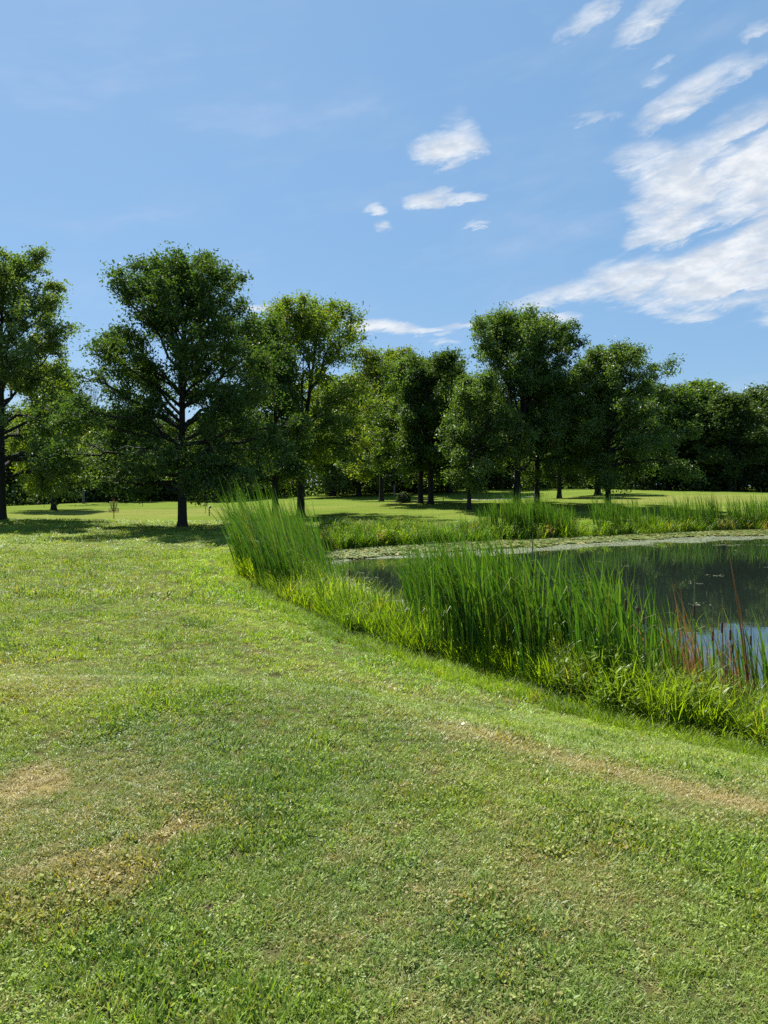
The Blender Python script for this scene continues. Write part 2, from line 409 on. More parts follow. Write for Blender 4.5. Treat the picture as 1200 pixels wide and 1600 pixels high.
# pond water: dark, mirror-like, faint breeze ripples in bands
m_water, t = new_mat('pond_water')
geo = t.n('ShaderNodeNewGeometry'); P_ = geo.outputs['Position']
mp = t.n('ShaderNodeMapping'); t.l(P_, mp.inputs[0]); mp.inputs['Scale'].default_value = (1.0, 3.2, 1)
r1 = t.noise(mp.outputs[0], 1.1, 3, .5); r2 = t.noise(mp.outputs[0], 6.0, 3, .5)
band = t.smooth(t.noise(mp.outputs[0], .10, 2, .5), .52, .66)
hgt = t.m('ADD', t.m('MULTIPLY', r1, .12), t.m('MULTIPLY', t.m('MULTIPLY', r2, t.m('ADD', .12, band)), .05))
bp = t.n('ShaderNodeBump'); bp.inputs['Strength'].default_value = .025; bp.inputs['Distance'].default_value = .25; t.l(hgt, bp.inputs['Height'])
p = t.n('ShaderNodeBsdfPrincipled'); p.inputs['Base Color'].default_value = (.012, .018, .014, 1); p.inputs['Roughness'].default_value = .012; p.inputs['IOR'].default_value = 1.6
p.inputs['Specular IOR Level'].default_value = .5
t.l(bp.outputs[0], p.inputs['Normal'])
o = t.n('ShaderNodeOutputMaterial'); t.l(p.outputs[0], o.inputs[0])

m_bark = simple('bark', (.017, .0145, .012), .9, var=.5, scale=9, bump=.8)
m_barkg = simple('grey_bark', (.10, .095, .085), .9, var=.35, scale=9, bump=.6)
L_dark = leaf_mat('maple_leaves', (.026, .056, .014), (.085, .145, .030), .43, gloss=.05, warm=(.10, .075, .02))
L_pale = leaf_mat('pale_ash_leaves', (.055, .100, .024), (.165, .225, .060), .50, gloss=.09)
L_mid = leaf_mat('ash_leaves', (.036, .078, .014), (.120, .185, .032), .48, gloss=.08)
L_cotton = leaf_mat('cottonwood_leaves', (.062, .115, .014), (.180, .240, .034), .52, gloss=.05, warm=(.16, .09, .02))
L_yellow = leaf_mat('yellow_green_leaves', (.072, .118, .012), (.195, .240, .028), .52, gloss=.05, warm=(.16, .08, .015))
L_silver = leaf_mat('silver_green_leaves', (.034, .068, .020), (.105, .155, .046), .42, gloss=.10)
L_wood = leaf_mat('woodland_leaves', (.026, .052, .015), (.080, .125, .030), .42, gloss=.03)
L_shrub = leaf_mat('shrub_leaves', (.035, .062, .025), (.085, .12, .05), .36)

# ------------------------------------------------------------------ ground sheet
na_, nr_ = 512, 230
rad = np.concatenate([np.geomspace(.25, 240, nr_ - 8), np.geomspace(300, 2600, 8)])
# finer spokes ahead of the camera, where the pond bank lies
th = np.sort(np.concatenate([np.linspace(-np.pi, np.pi, 192, endpoint=False), np.linspace(-.62, .62, na_ - 192) + 1e-4]))
xx = rad[:, None] * np.sin(th)[None]; yy = rad[:, None] * np.cos(th)[None]
zz = height(xx, yy)
V = np.vstack([np.stack([xx, yy, zz], -1).reshape(-1, 3), [[0, 0, height(np.array([0.]), np.array([0.]))[0]]]])
i = np.arange(nr_ - 1)[:, None] * na_; j = np.arange(na_)[None]; j2 = (j + 1) % na_
Q = np.stack([i + j, i + na_ + j, i + na_ + j2, i + j2], -1).reshape(-1, 4)
T = np.stack([np.full(na_, nr_ * na_), np.arange(na_), (np.arange(na_) + 1) % na_], -1)
g_me = np_mesh('ground', V, [Q, T], m_ground, smooth=True)
SD = pond_sd(V[:, 0], V[:, 1])
for nm, val in (('dry', dry(V[:, 0], V[:, 1])), ('wet', smoothstep(-SD, -1.6, -.5)), ('fine', smoothstep(np.hypot(V[:, 0], V[:, 1]), 12, 40))):
    a = g_me.attributes.new(nm, 'FLOAT', 'POINT'); a.data.foreach_set('value', val.astype(np.float32))
tag(link('ground', g_me), 'mown lawn rolling away round the pond to the trees', kind='structure')

# water: a sheet a little larger than the pond, its rim under the bank
cen = POND.mean(0)
nrm = np.roll(POND, -1, 0) - np.roll(POND, 1, 0); nrm = np.stack([nrm[:, 1], -nrm[:, 0]], 1); nrm /= np.linalg.norm(nrm, axis=1, keepdims=True)
ring = POND + nrm * .35
w_me = bpy.data.meshes.new('pond_water')
w_me.from_pydata([(x, y, WATER) for x, y in ring], [], [list(range(len(ring)))]); w_me.materials.append(m_water)
if w_me.polygons[0].normal.z < 0: w_me.flip_normals()
tag(link('water', w_me), 'dark still pond water reflecting trees and pale sky', kind='structure')


# ------------------------------------------------------------------ scatter: one object of stuff holding many plants as instances
def scatter(name, protos, mats, pts, rot, scl, idx, tint=None, dryness=None, label=None):
    """protos: list of Geo; every point carries the number of the plant that grows on it"""
    Vs, F4, F3, M4, M3, pid, bl = [], [], [], [], [], [], []; n = 0
    for k, g in enumerate(protos):
        v = np.vstack(g.V); Vs.append(v); pid.append(np.full(len(v), k))
        bl.append(np.concatenate([np.full(len(x), rng.random()) for x in g.V]))
        for f, mm in zip(g.F4, g.m4): F4.append(f + n); M4.append(mm)
        for f, mm in zip(g.F3, g.m3): F3.append(f + n); M3.append(mm)
        n += len(v)
    npr = n; pts = np.asarray(pts, float); N = len(pts)
    Vs.append(pts); pid.append(np.full(N, -1)); bl.append(np.zeros(N))
    fs, mi = [], []
    if F4: fs.append(np.vstack(F4)); mi.append(np.concatenate(M4))
    if F3: fs.append(np.vstack(F3)); mi.append(np.concatenate(M3))
    me = np_mesh(name, np.vstack(Vs), fs, mats, np.concatenate(mi), False)
    pad = lambda a, w_=1: np.concatenate([np.zeros((npr, w_)), np.asarray(a, float).reshape(N, w_)]).astype(np.float32)
    a = me.attributes.new('pid', 'INT', 'POINT'); a.data.foreach_set('value', np.concatenate(pid).astype(np.int32))
    a = me.attributes.new('bl', 'FLOAT', 'POINT'); a.data.foreach_set('value', np.concatenate(bl).astype(np.float32))
    a = me.attributes.new('idx', 'INT', 'POINT'); a.data.foreach_set('value', pad(idx).ravel().astype(np.int32))
    a = me.attributes.new('rot', 'FLOAT_VECTOR', 'POINT'); a.data.foreach_set('vector', pad(rot, 3).ravel())
    a = me.attributes.new('scl', 'FLOAT_VECTOR', 'POINT'); a.data.foreach_set('vector', pad(scl, 3).ravel())
    tint = np.ones((N, 3)) if tint is None else tint
    a = me.attributes.new('tint', 'FLOAT_COLOR', 'POINT'); a.data.foreach_set('color', pad(np.hstack([tint, np.ones((N, 1))]), 4).ravel())
    a = me.attributes.new('dryness', 'FLOAT', 'POINT'); a.data.foreach_set('value', pad(np.zeros(N) if dryness is None else dryness).ravel())
    ng = bpy.data.node_groups.new(name + '_spread', 'GeometryNodeTree')
    ng.interface.new_socket('Geometry', in_out='INPUT', socket_type='NodeSocketGeometry')
    ng.interface.new_socket('Geometry', in_out='OUTPUT', socket_type='NodeSocketGeometry')
    N_ = ng.nodes.new; L_ = ng.links.new
    gi = N_('NodeGroupInput'); go = N_('NodeGroupOutput')
    def attr(nm, dt):
        q = N_('GeometryNodeInputNamedAttribute'); q.data_type = dt; q.inputs['Name'].default_value = nm; return q.outputs['Attribute']
    pidn = attr('pid', 'INT'); join = N_('GeometryNodeJoinGeometry')
    def pick(k):
        cmp_ = N_('FunctionNodeCompare'); cmp_.data_type = 'INT'; cmp_.operation = 'EQUAL'
        L_(pidn, [s for s in cmp_.inputs if s.name == 'A' and s.type == 'INT'][0]); [s for s in cmp_.inputs if s.name == 'B' and s.type == 'INT'][0].default_value = k
        sp = N_('GeometryNodeSeparateGeometry'); sp.domain = 'POINT'
        L_(gi.outputs[0], sp.inputs['Geometry']); L_(cmp_.outputs[0], sp.inputs['Selection']); return sp.outputs['Selection']
    for k in range(len(protos)):
        ti = N_('GeometryNodeGeometryToInstance'); L_(pick(len(protos) - 1 - k), ti.inputs[0]); L_(ti.outputs[0], join.inputs[0])
    iop = N_('GeometryNodeInstanceOnPoints')
    L_(pick(-1), iop.inputs['Points']); L_(join.outputs[0], iop.inputs['Instance']); iop.inputs['Pick Instance'].default_value = True
    L_(attr('idx', 'INT'), iop.inputs['Instance Index']); L_(attr('rot', 'FLOAT_VECTOR'), iop.inputs['Rotation']); L_(attr('scl', 'FLOAT_VECTOR'), iop.inputs['Scale'])
    L_(iop.outputs[0], go.inputs[0])
    o = link(name, me); md = o.modifiers.new('spread', 'NODES'); md.node_group = ng
    return tag(o, label, kind='stuff')


# ------------------------------------------------------------------ trees
def leaves_mesh(name, C, N, size, mat, ratio=.5):
    """C: leaf centres, N: rough facing of each leaf"""
    n = len(C); N = N / (np.linalg.norm(N, axis=1, keepdims=True) + 1e-9)
    A = rng.normal(size=(n, 3)); A[:, 2] -= .5; A -= N * (A * N).sum(1, keepdims=True); A /= np.linalg.norm(A, axis=1, keepdims=True)
    B = np.cross(N, A); L = size * rng.uniform(.5, 1.5, (n, 1)); W = L * ratio * rng.uniform(.8, 1.15, (n, 1))
    V = np.stack([C - A * L * .5, C + B * W * .5 + N * W * .18 - A * L * .06, C + A * L * .5 - N * L * .12, C - B * W * .5 + N * W * .18 - A * L * .06], 1).reshape(-1, 3)
    i = np.arange(n)[:, None] * 4
    return np_mesh(name, V, [np.vstack([i + np.array([0, 1, 2]), i + np.array([0, 2, 3])])], mat)


def make_tree(H, prof, trunk_r, seed, mat, bark, nleaf, lsize, h0=.16, nlimb=38, forks=1, fork_h=.3, spread=.12, clump=.34, up=.75, lean=(0, 0), gap=0.0, ratio=.5):
    """prof: rows of (height, reach left, reach right). Returns trunk Geo and leaf positions/normals."""
    global rng
    keep = rng; rng = np.random.default_rng(seed)
    prof = np.array(sorted(prof)); ph = prof[:, 0]
    def reach(h, az_):
        l = np.interp(h, ph, prof[:, 1]); r_ = np.interp(h, ph, prof[:, 2]); c = np.cos(az_)
        av = (l + r_) / 2
        lump = 1.08 + .24 * vnoise(np.asarray(az_) * 1.3 + h * .15, h * 1.0, 1.0, seed) + .12 * vnoise(np.asarray(az_) * 3, h * 2.2, 1.0, seed + 3)
        return (np.where(c < 0, av + (l - av) * np.abs(c), av + (r_ - av) * np.abs(c)) * lump).clip(.15)
    wood = Geo(); leadP = []
    for f in range(forks):
        n = 16; s = np.linspace(0, 1, n); a = 2 * np.pi * f / max(1, forks) + rng.uniform(0, 1.0)
        top = H * (.93 - .06 * f * rng.random())
        z = s * top; off = np.where(z / H > fork_h, (z / H - fork_h), 0) ** .85 * H * spread * (1 if forks > 1 else .15)
        wob = np.cumsum(rng.normal(0, .012 * H / 12, (n, 2)), 0) * s[:, None]
        P = np.stack([np.cos(a) * off + wob[:, 0] + lean[0] * z, np.sin(a) * off + wob[:, 1] + lean[1] * z, z], 1); P[0, 2] = -.25
        r = trunk_r * (1 if f == 0 else .7) * ((1 - s) ** .85 * .95 + .05); r[0] *= 1.7
        P = np.insert(P, 1, P[0] + np.array([0, 0, .40]), 0); r = np.insert(r, 1, r[1] * 1.22); P = np.insert(P, 2, P[0] + np.array([0, 0, .62]), 0); r = np.insert(r, 2, r[2] * 1.06); z = np.insert(z, 1, [z[0] + .1, z[0] + .3])
        if f: P = P[z / H > fork_h * .75]; r = r[z / H > fork_h * .75] * .9
        wood.tube(P, r, 9); leadP.append((P, r))
    C, N = [], []
    ga = rng.uniform(0, 6.28)
    br = []
    nlimb = int(nlimb * 1.3)
    for q in range(nlimb):
        P, r = leadP[q % len(leadP)]
        s = (q + rng.uniform(.1, .9)) / nlimb; zs = H * (h0 + (.90 - h0) * s ** .9)
        k = int(np.argmin(np.abs(P[:, 2] - zs))); k = min(max(k, 1), len(P) - 1)
        A = P[k] + (P[k] - P[k - 1]) * rng.uniform(-.5, .3)
        a = ga + q * 2.399 + rng.normal(0, .35)
        rise = up * np.clip(.42 + 1.8 * s, 0, 2.3)
        # end on the outline: march outwards until the reach is met
        Ld = np.linspace(.1, 14, 90); hh = A[2] + rise * Ld * (1 - .25 * Ld / (Ld[-1])) - np.clip(1 - 1.6 * s, 0, 1) * 0.075 * Ld ** 2
        hh = np.clip(hh, ph[0], H * .99)
        base = np.hypot(*A[:2]); ok = Ld + 0 * base > reach(hh, a) * rng.uniform(.84, 1.10)
        e = int(np.argmax(ok)) if ok.any() else 12
        E = np.array([A[0] * .3 + np.cos(a) * Ld[e], A[1] * .3 + np.sin(a) * Ld[e], hh[e]])
        M = (A + E) / 2 + np.array([0, 0, .16 * Ld[e] * (1 - .3 * s)]) + rng.normal(0, .08 * Ld[e], 3)
        tt = np.linspace(0, 1, 8)[:, None]; B = (1 - tt) ** 2 * A + 2 * tt * (1 - tt) * M + tt ** 2 * E
        B[1:-1] += rng.normal(0, .035 * Ld[e], (6, 3)); rl = min(r[k] * .62, .02 + .022 * Ld[e])
        br.append((B, rl, Ld[e], s))
    subs = []; owner = []
    for bi, (B, rl, L, s) in enumerate(br):
        nb = int(5 + L * 2.2)
        for g in range(nb):
            t0 = rng.uniform(.22, 1.0); x = t0 * 7; k = min(int(x), 6); A = B[k] + (B[k + 1] - B[k]) * (x - k)
            T = B[k + 1] - B[k]; T /= np.linalg.norm(T) + 1e-9
            D = T + rng.normal(0, .75, 3) + np.array([0, 0, .9 * s - .32]); D /= np.linalg.norm(D)
            l2 = (.35 + .30 * L) * (1.15 - .55 * t0) * rng.uniform(.6, 1.2)
            tt = np.linspace(0, 1, 4)[:, None]; S = A + D * l2 * tt + np.array([0, 0, -.10 * l2]) * tt ** 2 + rng.normal(0, .04 * l2, (4, 3)) * tt
            subs.append((S, rl * .30 * (1 - .8 * tt[:, 0]) + .004, bi, t0))
            nc = 3 + int(l2 * 2.0)
            for c_ in range(nc):
                t1 = rng.uniform(.25, 1.08); C.append(A + D * l2 * t1 + np.array([0, 0, -.10 * l2 * t1 * t1])); N.append(D); owner.append(len(subs) - 1)
    owner = np.array(owner); C = np.array(C); Nn = np.array(N)
    rr = np.hypot(C[:, 0], C[:, 1]); lim = reach(C[:, 2], np.arctan2(C[:, 1], C[:, 0]))
    ok = (rr < lim * 1.12 + .15) & (C[:, 2] < H * 1.0) & (C[:, 2] > ph[0] - .2)
    if gap: ok &= (rng.random(len(C)) > gap * smoothstep(vnoise(C[:, 0] + C[:, 1] * .5, C[:, 2], .75, seed), -.05, .3)) | (rr > .8 * lim)
    C, Nn, owner = C[ok], Nn[ok], owner[ok]
    cell = np.floor(C / .75).astype(int) + 60; key = np.zeros((130, 130, 130), int); np.add.at(key, tuple(np.clip(cell, 1, 128).T), 1)
    nb_ = sum(key[tuple((np.clip(cell, 1, 128) + d).T)] for d in ((0, 0, 0), (1, 0, 0), (-1, 0, 0), (0, 1, 0), (0, -1, 0), (0, 0, 1), (0, 0, -1)))
    ok = nb_ >= 6; C, Nn, owner = C[ok], Nn[ok], owner[ok]
    used = np.bincount(owner, minlength=len(subs)); far_t = np.zeros(len(br))
    for (S, r2, bi, t0), n_ in zip(subs, used):
        if n_ >= 2: wood.tube(S, r2, 3, caps=False); far_t[bi] = max(far_t[bi], t0)
    for (B, rl, L, s), ft in zip(br, far_t):
        k = int(np.ceil(ft * 7))
        if k >= 1: wood.tube(B[:k + 1], rl * (1 - .85 * np.linspace(0, 1, 8))[:k + 1], 6, caps=False)
    # each cluster keeps its own number of leaves so that dense and thin clumps alternate
    ct = 1.0
    wt = rng.gamma(1.6, 1.0, len(C)); cnt = rng.multinomial(nleaf, wt / wt.sum())
    I = np.repeat(np.arange(len(C)), cnt)
    off = np.clip(rng.normal(0, clump * .82, (len(I), 3)), -1.5 * clump, 1.5 * clump) * np.array([1, 1, .75]); off += Nn[I] * rng.normal(0, clump * .4, (len(I), 1)) * ct; off[:, 2] -= .05
    off *= np.clip(rng.gamma(6, 1 / 6, len(C)), .5, 1.25)[I][:, None]
    LC = C[I] + off
    LN = rng.normal(0, .75, (len(I), 3)) + np.array([0, 0, .8]) + Nn[I] * .35
    me = leaves_mesh('crown', LC, LN, lsize, mat, ratio)
    tr = wood.mesh('trunk', bark, True)
    rng = keep
    return tr, me


def plant_tree(name, label, base, meshes, cat='tree', group=None, rz=0.0, sc=(1, 1, 1), leaf=None):
    o = bpy.data.objects.new(name, None); COL.objects.link(o); o.location = base; o.rotation_euler = (0, 0, rz); o.scale = sc; o.empty_display_size = .5
    tag(o, label, cat, group)
    link('trunk', meshes[0], o); c_o = link('crown', meshes[1], o)
    if leaf is not None: c_o.material_slots[0].link = 'OBJECT'; c_o.material_slots[0].material = leaf
    return o


TREES = [
    # label, u, v, distance, outline rows (v, u left, u right), trunk radius, leaf material, leaves, extra
    ('tall open-crowned tree cut off by the frame, its dark trunk at the very edge', 3, 812, 42, [(398, 12, 48), (440, -30, 76), (500, -60, 90), (540, -80, 93), (620, -110, 104), (700, -120, 112), (765, -100, 104), (784, -50, 60)], .26, L_pale, 46000, .17, dict(nlimb=46, clump=.30, gap=.35, h0=.14)),
    ('broad yellow-green tree filling the gap beside the disc golf basket', 84, 790, 66, [(572, 66, 92), (610, 45, 118), (670, 30, 132), (740, 26, 136), (780, 40, 120)], .25, L_yellow, 20000, .24, dict(nlimb=34, clump=.42)),
    ('dark full-crowned maple standing alone with a bare straight trunk, nearest on the lawn', 285, 823, 36, [(409, 258, 312), (435, 206, 352), (480, 182, 386), (515, 192, 398), (560, 176, 404), (610, 146, 420), (680, 132, 436), (728, 146, 440), (760, 190, 415), (778, 240, 345)], .235, L_dark, 62000, .155, dict(nlimb=58, clump=.30, h0=.13, gap=.6)),
    ('shadowy dark tree pressed between the lone maple and the cottonwood', 430, 795, 50, [(505, 385, 425), (560, 360, 448), (650, 345, 456), (730, 350, 462), (778, 365, 455)], .24, L_dark, 26000, .19, dict(nlimb=36, clump=.36)),
    ('tall bright cottonwood with upright tufted top behind the reed bed', 470, 790, 54, [(476, 450, 505), (488, 412, 545), (520, 402, 560), (580, 405, 576), (650, 425, 582), (720, 430, 578), (768, 445, 560)], .30, L_cotton, 30000, .20, dict(nlimb=46, forks=3, fork_h=.32, spread=.16, clump=.36, up=.9, gap=.6)),
    ('light green round tree just behind the paired trunks', 596, 783, 74, [(548, 572, 628), (590, 556, 655), (670, 556, 668), (745, 562, 660), (776, 580, 640)], .24, L_yellow, 17000, .25, dict(nlimb=32, clump=.42)),
    ('left trunk of the close pair beside the round bush', 657, 787, 63, [(566, 632, 672), (590, 606, 680), (640, 588, 690), (700, 572, 690), (758, 582, 690), (776, 610, 680)], .25, L_mid, 24000, .21, dict(nlimb=36, forks=3, fork_h=.22, spread=.2, clump=.36, up=.9, gap=.6)),
    ('right trunk of the close pair beside the round bush', 673, 789, 61.5, [(555, 655, 712), (580, 640, 726), (640, 640, 732), (700, 645, 728), (760, 650, 715), (776, 660, 700)], .27, L_dark, 24000, .21, dict(nlimb=36, forks=3, fork_h=.24, spread=.2, clump=.36, up=.9, gap=.6)),
    ('low bushy tree on a thin trunk in front of the tallest middle tree', 733, 796, 54, [(588, 738, 768), (620, 714, 790), (675, 700, 802), (735, 704, 804), (772, 722, 785)], .17, L_mid, 17000, .18, dict(nlimb=30, clump=.34, gap=.5)),
    ('tallest tree of the middle group with a tapering round top', 808, 789, 57, [(491, 785, 832), (512, 746, 850), (560, 720, 858), (640, 714, 868), (715, 722, 872), (755, 752, 866), (772, 780, 850)], .29, L_mid, 40000, .19, dict(nlimb=50, forks=2, fork_h=.3, spread=.12, clump=.34, up=.95, gap=.65)),
    ('slim trunked tree leaning against the tallest middle tree, darker and lower', 839, 787, 60, [(503, 840, 872), (530, 826, 902), (580, 822, 912), (660, 826, 914), (735, 830, 908), (770, 845, 890)], .24, L_dark, 26000, .2, dict(nlimb=38, forks=2, fork_h=.3, spread=.1, clump=.36, gap=.65)),
    ('shaded tree set back in the gap left of the spreading mound tree', 874, 779, 72, [(600, 862, 890), (650, 845, 910), (710, 840, 918), (760, 850, 905)], .24, L_dark, 16000, .25, dict(nlimb=28, clump=.42)),
    ('spreading tree on the bare mound with clear trunk and ragged top', 950, 794, 55, [(545, 940, 980), (562, 918, 1010), (590, 906, 1038), (640, 902, 1044), (700, 908, 1050), (742, 926, 1040), (772, 945, 1000)], .215, L_mid, 38000, .185, dict(nlimb=52, clump=.32, up=.85, h0=.2, gap=.65)),
    ('squat thick-trunked tree in shade behind the mound tree', 934, 777, 76, [(650, 915, 960), (690, 900, 985), (740, 895, 990), (768, 905, 975)], .34, L_wood, 14000, .26, dict(nlimb=26, clump=.44)),
]
for k, (label, u, v, D, rows, tr_, mat, nl, ls, kw) in enumerate(TREES):
    b = pix(u, v, D); gx, gy, gz = on(b[0], b[1]); dv = F / D
    prof = [((EYE + (760 - vv) / dv * 1.0) - gz, (u - ul) / dv * 1.15, (ur - u) / dv * 1.15) for vv, ul, ur in rows]
    H = prof[0][0]
    plant_tree('tree', label, (gx, gy, gz), make_tree(H, prof, tr_, 100 + k, mat, m_bark, int(nl * 1.7), ls, **kw))

# the wood's edge: separate trees before the far mass
BG = [
    (-30, 92, 620, L_wood, 'dark woodland tree behind the open tree at the frame edge'),
    (52, 100, 640, L_mid, 'woodland tree seen in the gap between the open tree and the yellow-green tree'),
    (140, 96, 640, L_wood, 'dark woodland tree behind the disc golf basket'),
    (196, 90, 650, L_dark, 'woodland tree behind the left limbs of the lone maple'),
    (250, 98, 660, L_wood, 'woodland tree half hidden by the lone maple trunk'),
    (335, 92, 650, L_mid, 'woodland tree behind the small teal post'),
    (392, 100, 640, L_wood, 'dark woodland tree behind the tall reed bed tops'),
    (520, 94, 590, L_mid, 'woodland tree right of the cottonwood trunk'),
    (561, 88, 588, L_pale, 'pale woodland tree between the cottonwood and the round yellow tree'),
    (640, 100, 585, L_wood, 'dark woodland tree behind the round bush'),
    (702, 92, 585, L_cotton, 'light green woodland tree between the close pair and the low bushy tree'),
    (765, 102, 610, L_wood, 'dark woodland tree behind the tallest middle tree'),
    (860, 108, 610, L_wood, 'dark woodland tree beyond the sunny strip of grass'),
    (905, 104, 620, L_mid, 'woodland tree behind the shaded gap left of the mound tree'),
    (985, 98, 610, L_wood, 'woodland tree behind the mound tree trunk'),
    (1040, 92, 604, L_dark, 'woodland tree right beside the mound tree crown'),
    (1092, 95, 598, L_mid, 'tall rounded woodland tree standing above the far cattail clumps'),
    (1140, 88, 618, L_wood, 'dark woodland tree between the two rounded crowns by the right frame edge'),
    (1186, 96, 604, L_silver, 'grey-green woodland tree at the right frame edge'),
]
protos = []
for k in range(6):
    prof = [(1.2, 2.6, 2.6), (3.0, 4.0, 4.2), (6.5, 4.4, 4.1), (9.5, 3.6, 3.9), (11.6, 2.2, 2.0), (12.6, .7, .7)]
    if k % 2: prof = [(1.0, 2.8, 2.8), (3.5, 3.7, 3.6), (8.0, 3.5, 3.7), (11.4, 2.6, 2.4), (13.0, .8, .9)]
    protos.append((make_tree(prof[-1][0], prof, .24, 300 + k, L_wood, m_bark, 19000, .33, nlimb=38, clump=.46, h0=.1, forks=1 + k % 2), prof[-1][0]))
for k, (u, D, vt, mat, label) in enumerate(BG):
    b = pix(u, 780, D); gx, gy, gz = on(b[0], b[1]); (tm, cm), h = protos[k % 6]
    s = (EYE + (760 - vt) / F * D - gz) / h
    plant_tree('tree', label, (gx, gy, gz), (tm, cm), leaf=mat, group="trees along the wood's edge", rz=random.uniform(0, 6.28), sc=(s * random.uniform(1.1, 1.4), s * random.uniform(1.1, 1.4), s))

# a leafless tree showing above the gap
g = Geo(); rg = np.random.default_rng(5)
def limb(P, D, L, r, lev):
    n = 5; t_ = np.linspace(0, 1, n)[:, None]; D = D / np.linalg.norm(D)
    Q_ = P + D * L * t_ + rg.normal(0, .04 * L, (n, 3)) * t_ + np.array([0, 0, .12 * L]) * t_ ** 2
    g.tube(Q_, r * (1 - .6 * t_[:, 0]), 5 if lev < 2 else 3, caps=False)
    if lev < 4:
        for _ in range((9, 6, 5, 3)[lev]):
            s = rg.uniform(.35, 1); k = min(int(s * 4), 3); limb(Q_[k] + (Q_[k + 1] - Q_[k]) * (s * 4 - k), D + rg.normal(0, .45, 3) + np.array([0, 0, .25]), L * rg.uniform(.35, .6), max(r * .42, .024), lev + 1)
limb(np.zeros(3), np.array([0, 0, 1.]), 9.5, .2, 0)
b = pix(130, 780, 84); gx, gy, gz = on(b[0], b[1])
o = bpy.data.objects.new('bare_tree', None); COL.objects.link(o); o.location = (gx, gy, gz); tag(o, 'leafless grey tree whose bare twigs show against the sky', 'tree')
me = g.mesh('trunk', m_barkg, True); hmax = max(v.co.z for v in me.vertices); o.scale = (1, 1, 1); sz = (EYE + (760 - 558) / F * 84 - gz) / hmax
o.scale = (sz, sz, sz); link('trunk', me, o)

# far wood that reads as one mass, all along the horizon
def mass(name, n, az0, az1, d0, d1, hmin, hmax_, size, mat, label, clumps=260, seed=1):
    q = np.random.default_rng(seed)
    a = q.uniform(az0, az1, clumps); d = q.uniform(d0, d1, clumps); x, y = np.sin(a) * d, np.cos(a) * d; z = height(x, y)
    hh = q.uniform(hmin, hmax_, clumps); rr = q.uniform(2.4, 4.4, clumps)
    I = q.integers(0, clumps, n); th_ = q.uniform(0, 6.283, n); t_ = q.random(n) ** .85
    env = np.sqrt(np.clip(1 - (2 * t_ - .9) ** 2 / 1.25, .05, 1)); rad_ = rr[I] * env * q.uniform(.35, 1.0, n) ** .5
    lump = 1 + .25 * np.sin(th_ * 3 + I) + .12 * np.sin(th_ * 7 + t_ * 9)
    C = np.stack([x[I] + np.cos(th_) * rad_ * lump, y[I] + np.sin(th_) * rad_ * lump, z[I] + t_ * hh[I]], 1)
    N = np.stack([np.cos(th_), np.sin(th_), q.uniform(.0, 1.2, n)], 1) + q.normal(0, .5, (n, 3))
    return tag(link(name, leaves_mesh(name, C, N, size, mat, .7)), label, kind='stuff')
mass('woodland', 230000, R(-70), R(70), 102, 130, 9.0, 13.0, .60, L_wood, 'dark continuous wood closing off the far side of the park', 480, 3)
mass('undergrowth', 60000, R(-60), R(60), 97, 106, 1.6, 3.8, .38, L_wood, 'shaded undergrowth beneath the trees at the wood edge', 420, 4)

# ------------------------------------------------------------------ round bush, path, road
q = np.random.default_rng(12); n = 5200
c_, th_ = q.uniform(-.25, 1, n), q.uniform(0, 6.283, n); rr = q.uniform(.55, 1.0, n) ** .4 * (1 + .10 * np.sin(5 * th_ + 4 * c_) + .07 * q.normal(size=n))
C = np.stack([np.sqrt(1 - c_ ** 2) * np.cos(th_) * rr * .60, np.sqrt(1 - c_ ** 2) * np.sin(th_) * rr * .58, .24 + c_ * rr * .62], 1)
N = C - np.array([0, 0, .2]) + q.normal(0, .25, (n, 3))
b = pix(630, 786, 64); base = on(b[0], b[1])
o = bpy.data.objects.new('bush', None); COL.objects.link(o); o.location = base; tag(o, 'small round clipped bush alone on the mown rise', 'bush')
link('foliage', leaves_mesh('foliage', C, N, .15, L_shrub, .35), o)
g = Geo()
for k in range(9):
    a = k * .7; g.tube([(0.05 * math.cos(a), .05 * math.sin(a), -.1), (.2 * math.cos(a), .2 * math.sin(a), .35), (.36 * math.cos(a), .36 * math.sin(a), .7)], [.025, .018, .008], 5)
link('stem', g.mesh('stem', m_bark), o)

m_path = simple('pale_gravel', (.36, .34, .28), .9, var=.15, scale=3)
def ribbon(name, pts, wid, mat, label, dz=.02, sub=14):
    pts = np.array(pts, float); t_ = np.linspace(0, len(pts) - 1, (len(pts) - 1) * sub + 1); P = np.stack([np.interp(t_, np.arange(len(pts)), pts[:, k]) for k in (0, 1)], 1)
    T_ = np.gradient(P, axis=0); T_ /= np.linalg.norm(T_, axis=1, keepdims=True); S_ = np.stack([-T_[:, 1], T_[:, 0]], 1)
    cols = np.linspace(-1, 1, 5)[None, :, None] * wid / 2
    G_ = P[:, None] + S_[:, None] * cols; Z_ = height(G_[..., 0], G_[..., 1]) + dz
    V = np.concatenate([G_, Z_[..., None]], -1).reshape(-1, 3); i = np.arange(len(P) - 1)[:, None] * 5; j = np.arange(4)[None]
    return tag(link(name, np_mesh(name, V, [np.stack([i + j, i + 5 + j, i + 6 + j, i + 1 + j], -1).reshape(-1, 4)], mat)), label, kind='structure')
ribbon('path', [(8.5, 81), (11, 80), (14, 80.5), (17, 82.5)], 1.1, m_path, 'pale path crossing the grass between the middle trees', .03)
ribbon('road', [(-75, 112), (-62, 116), (-48, 118), (-34, 121)], 7, m_path, 'pale road glimpsed below the trees', .05)

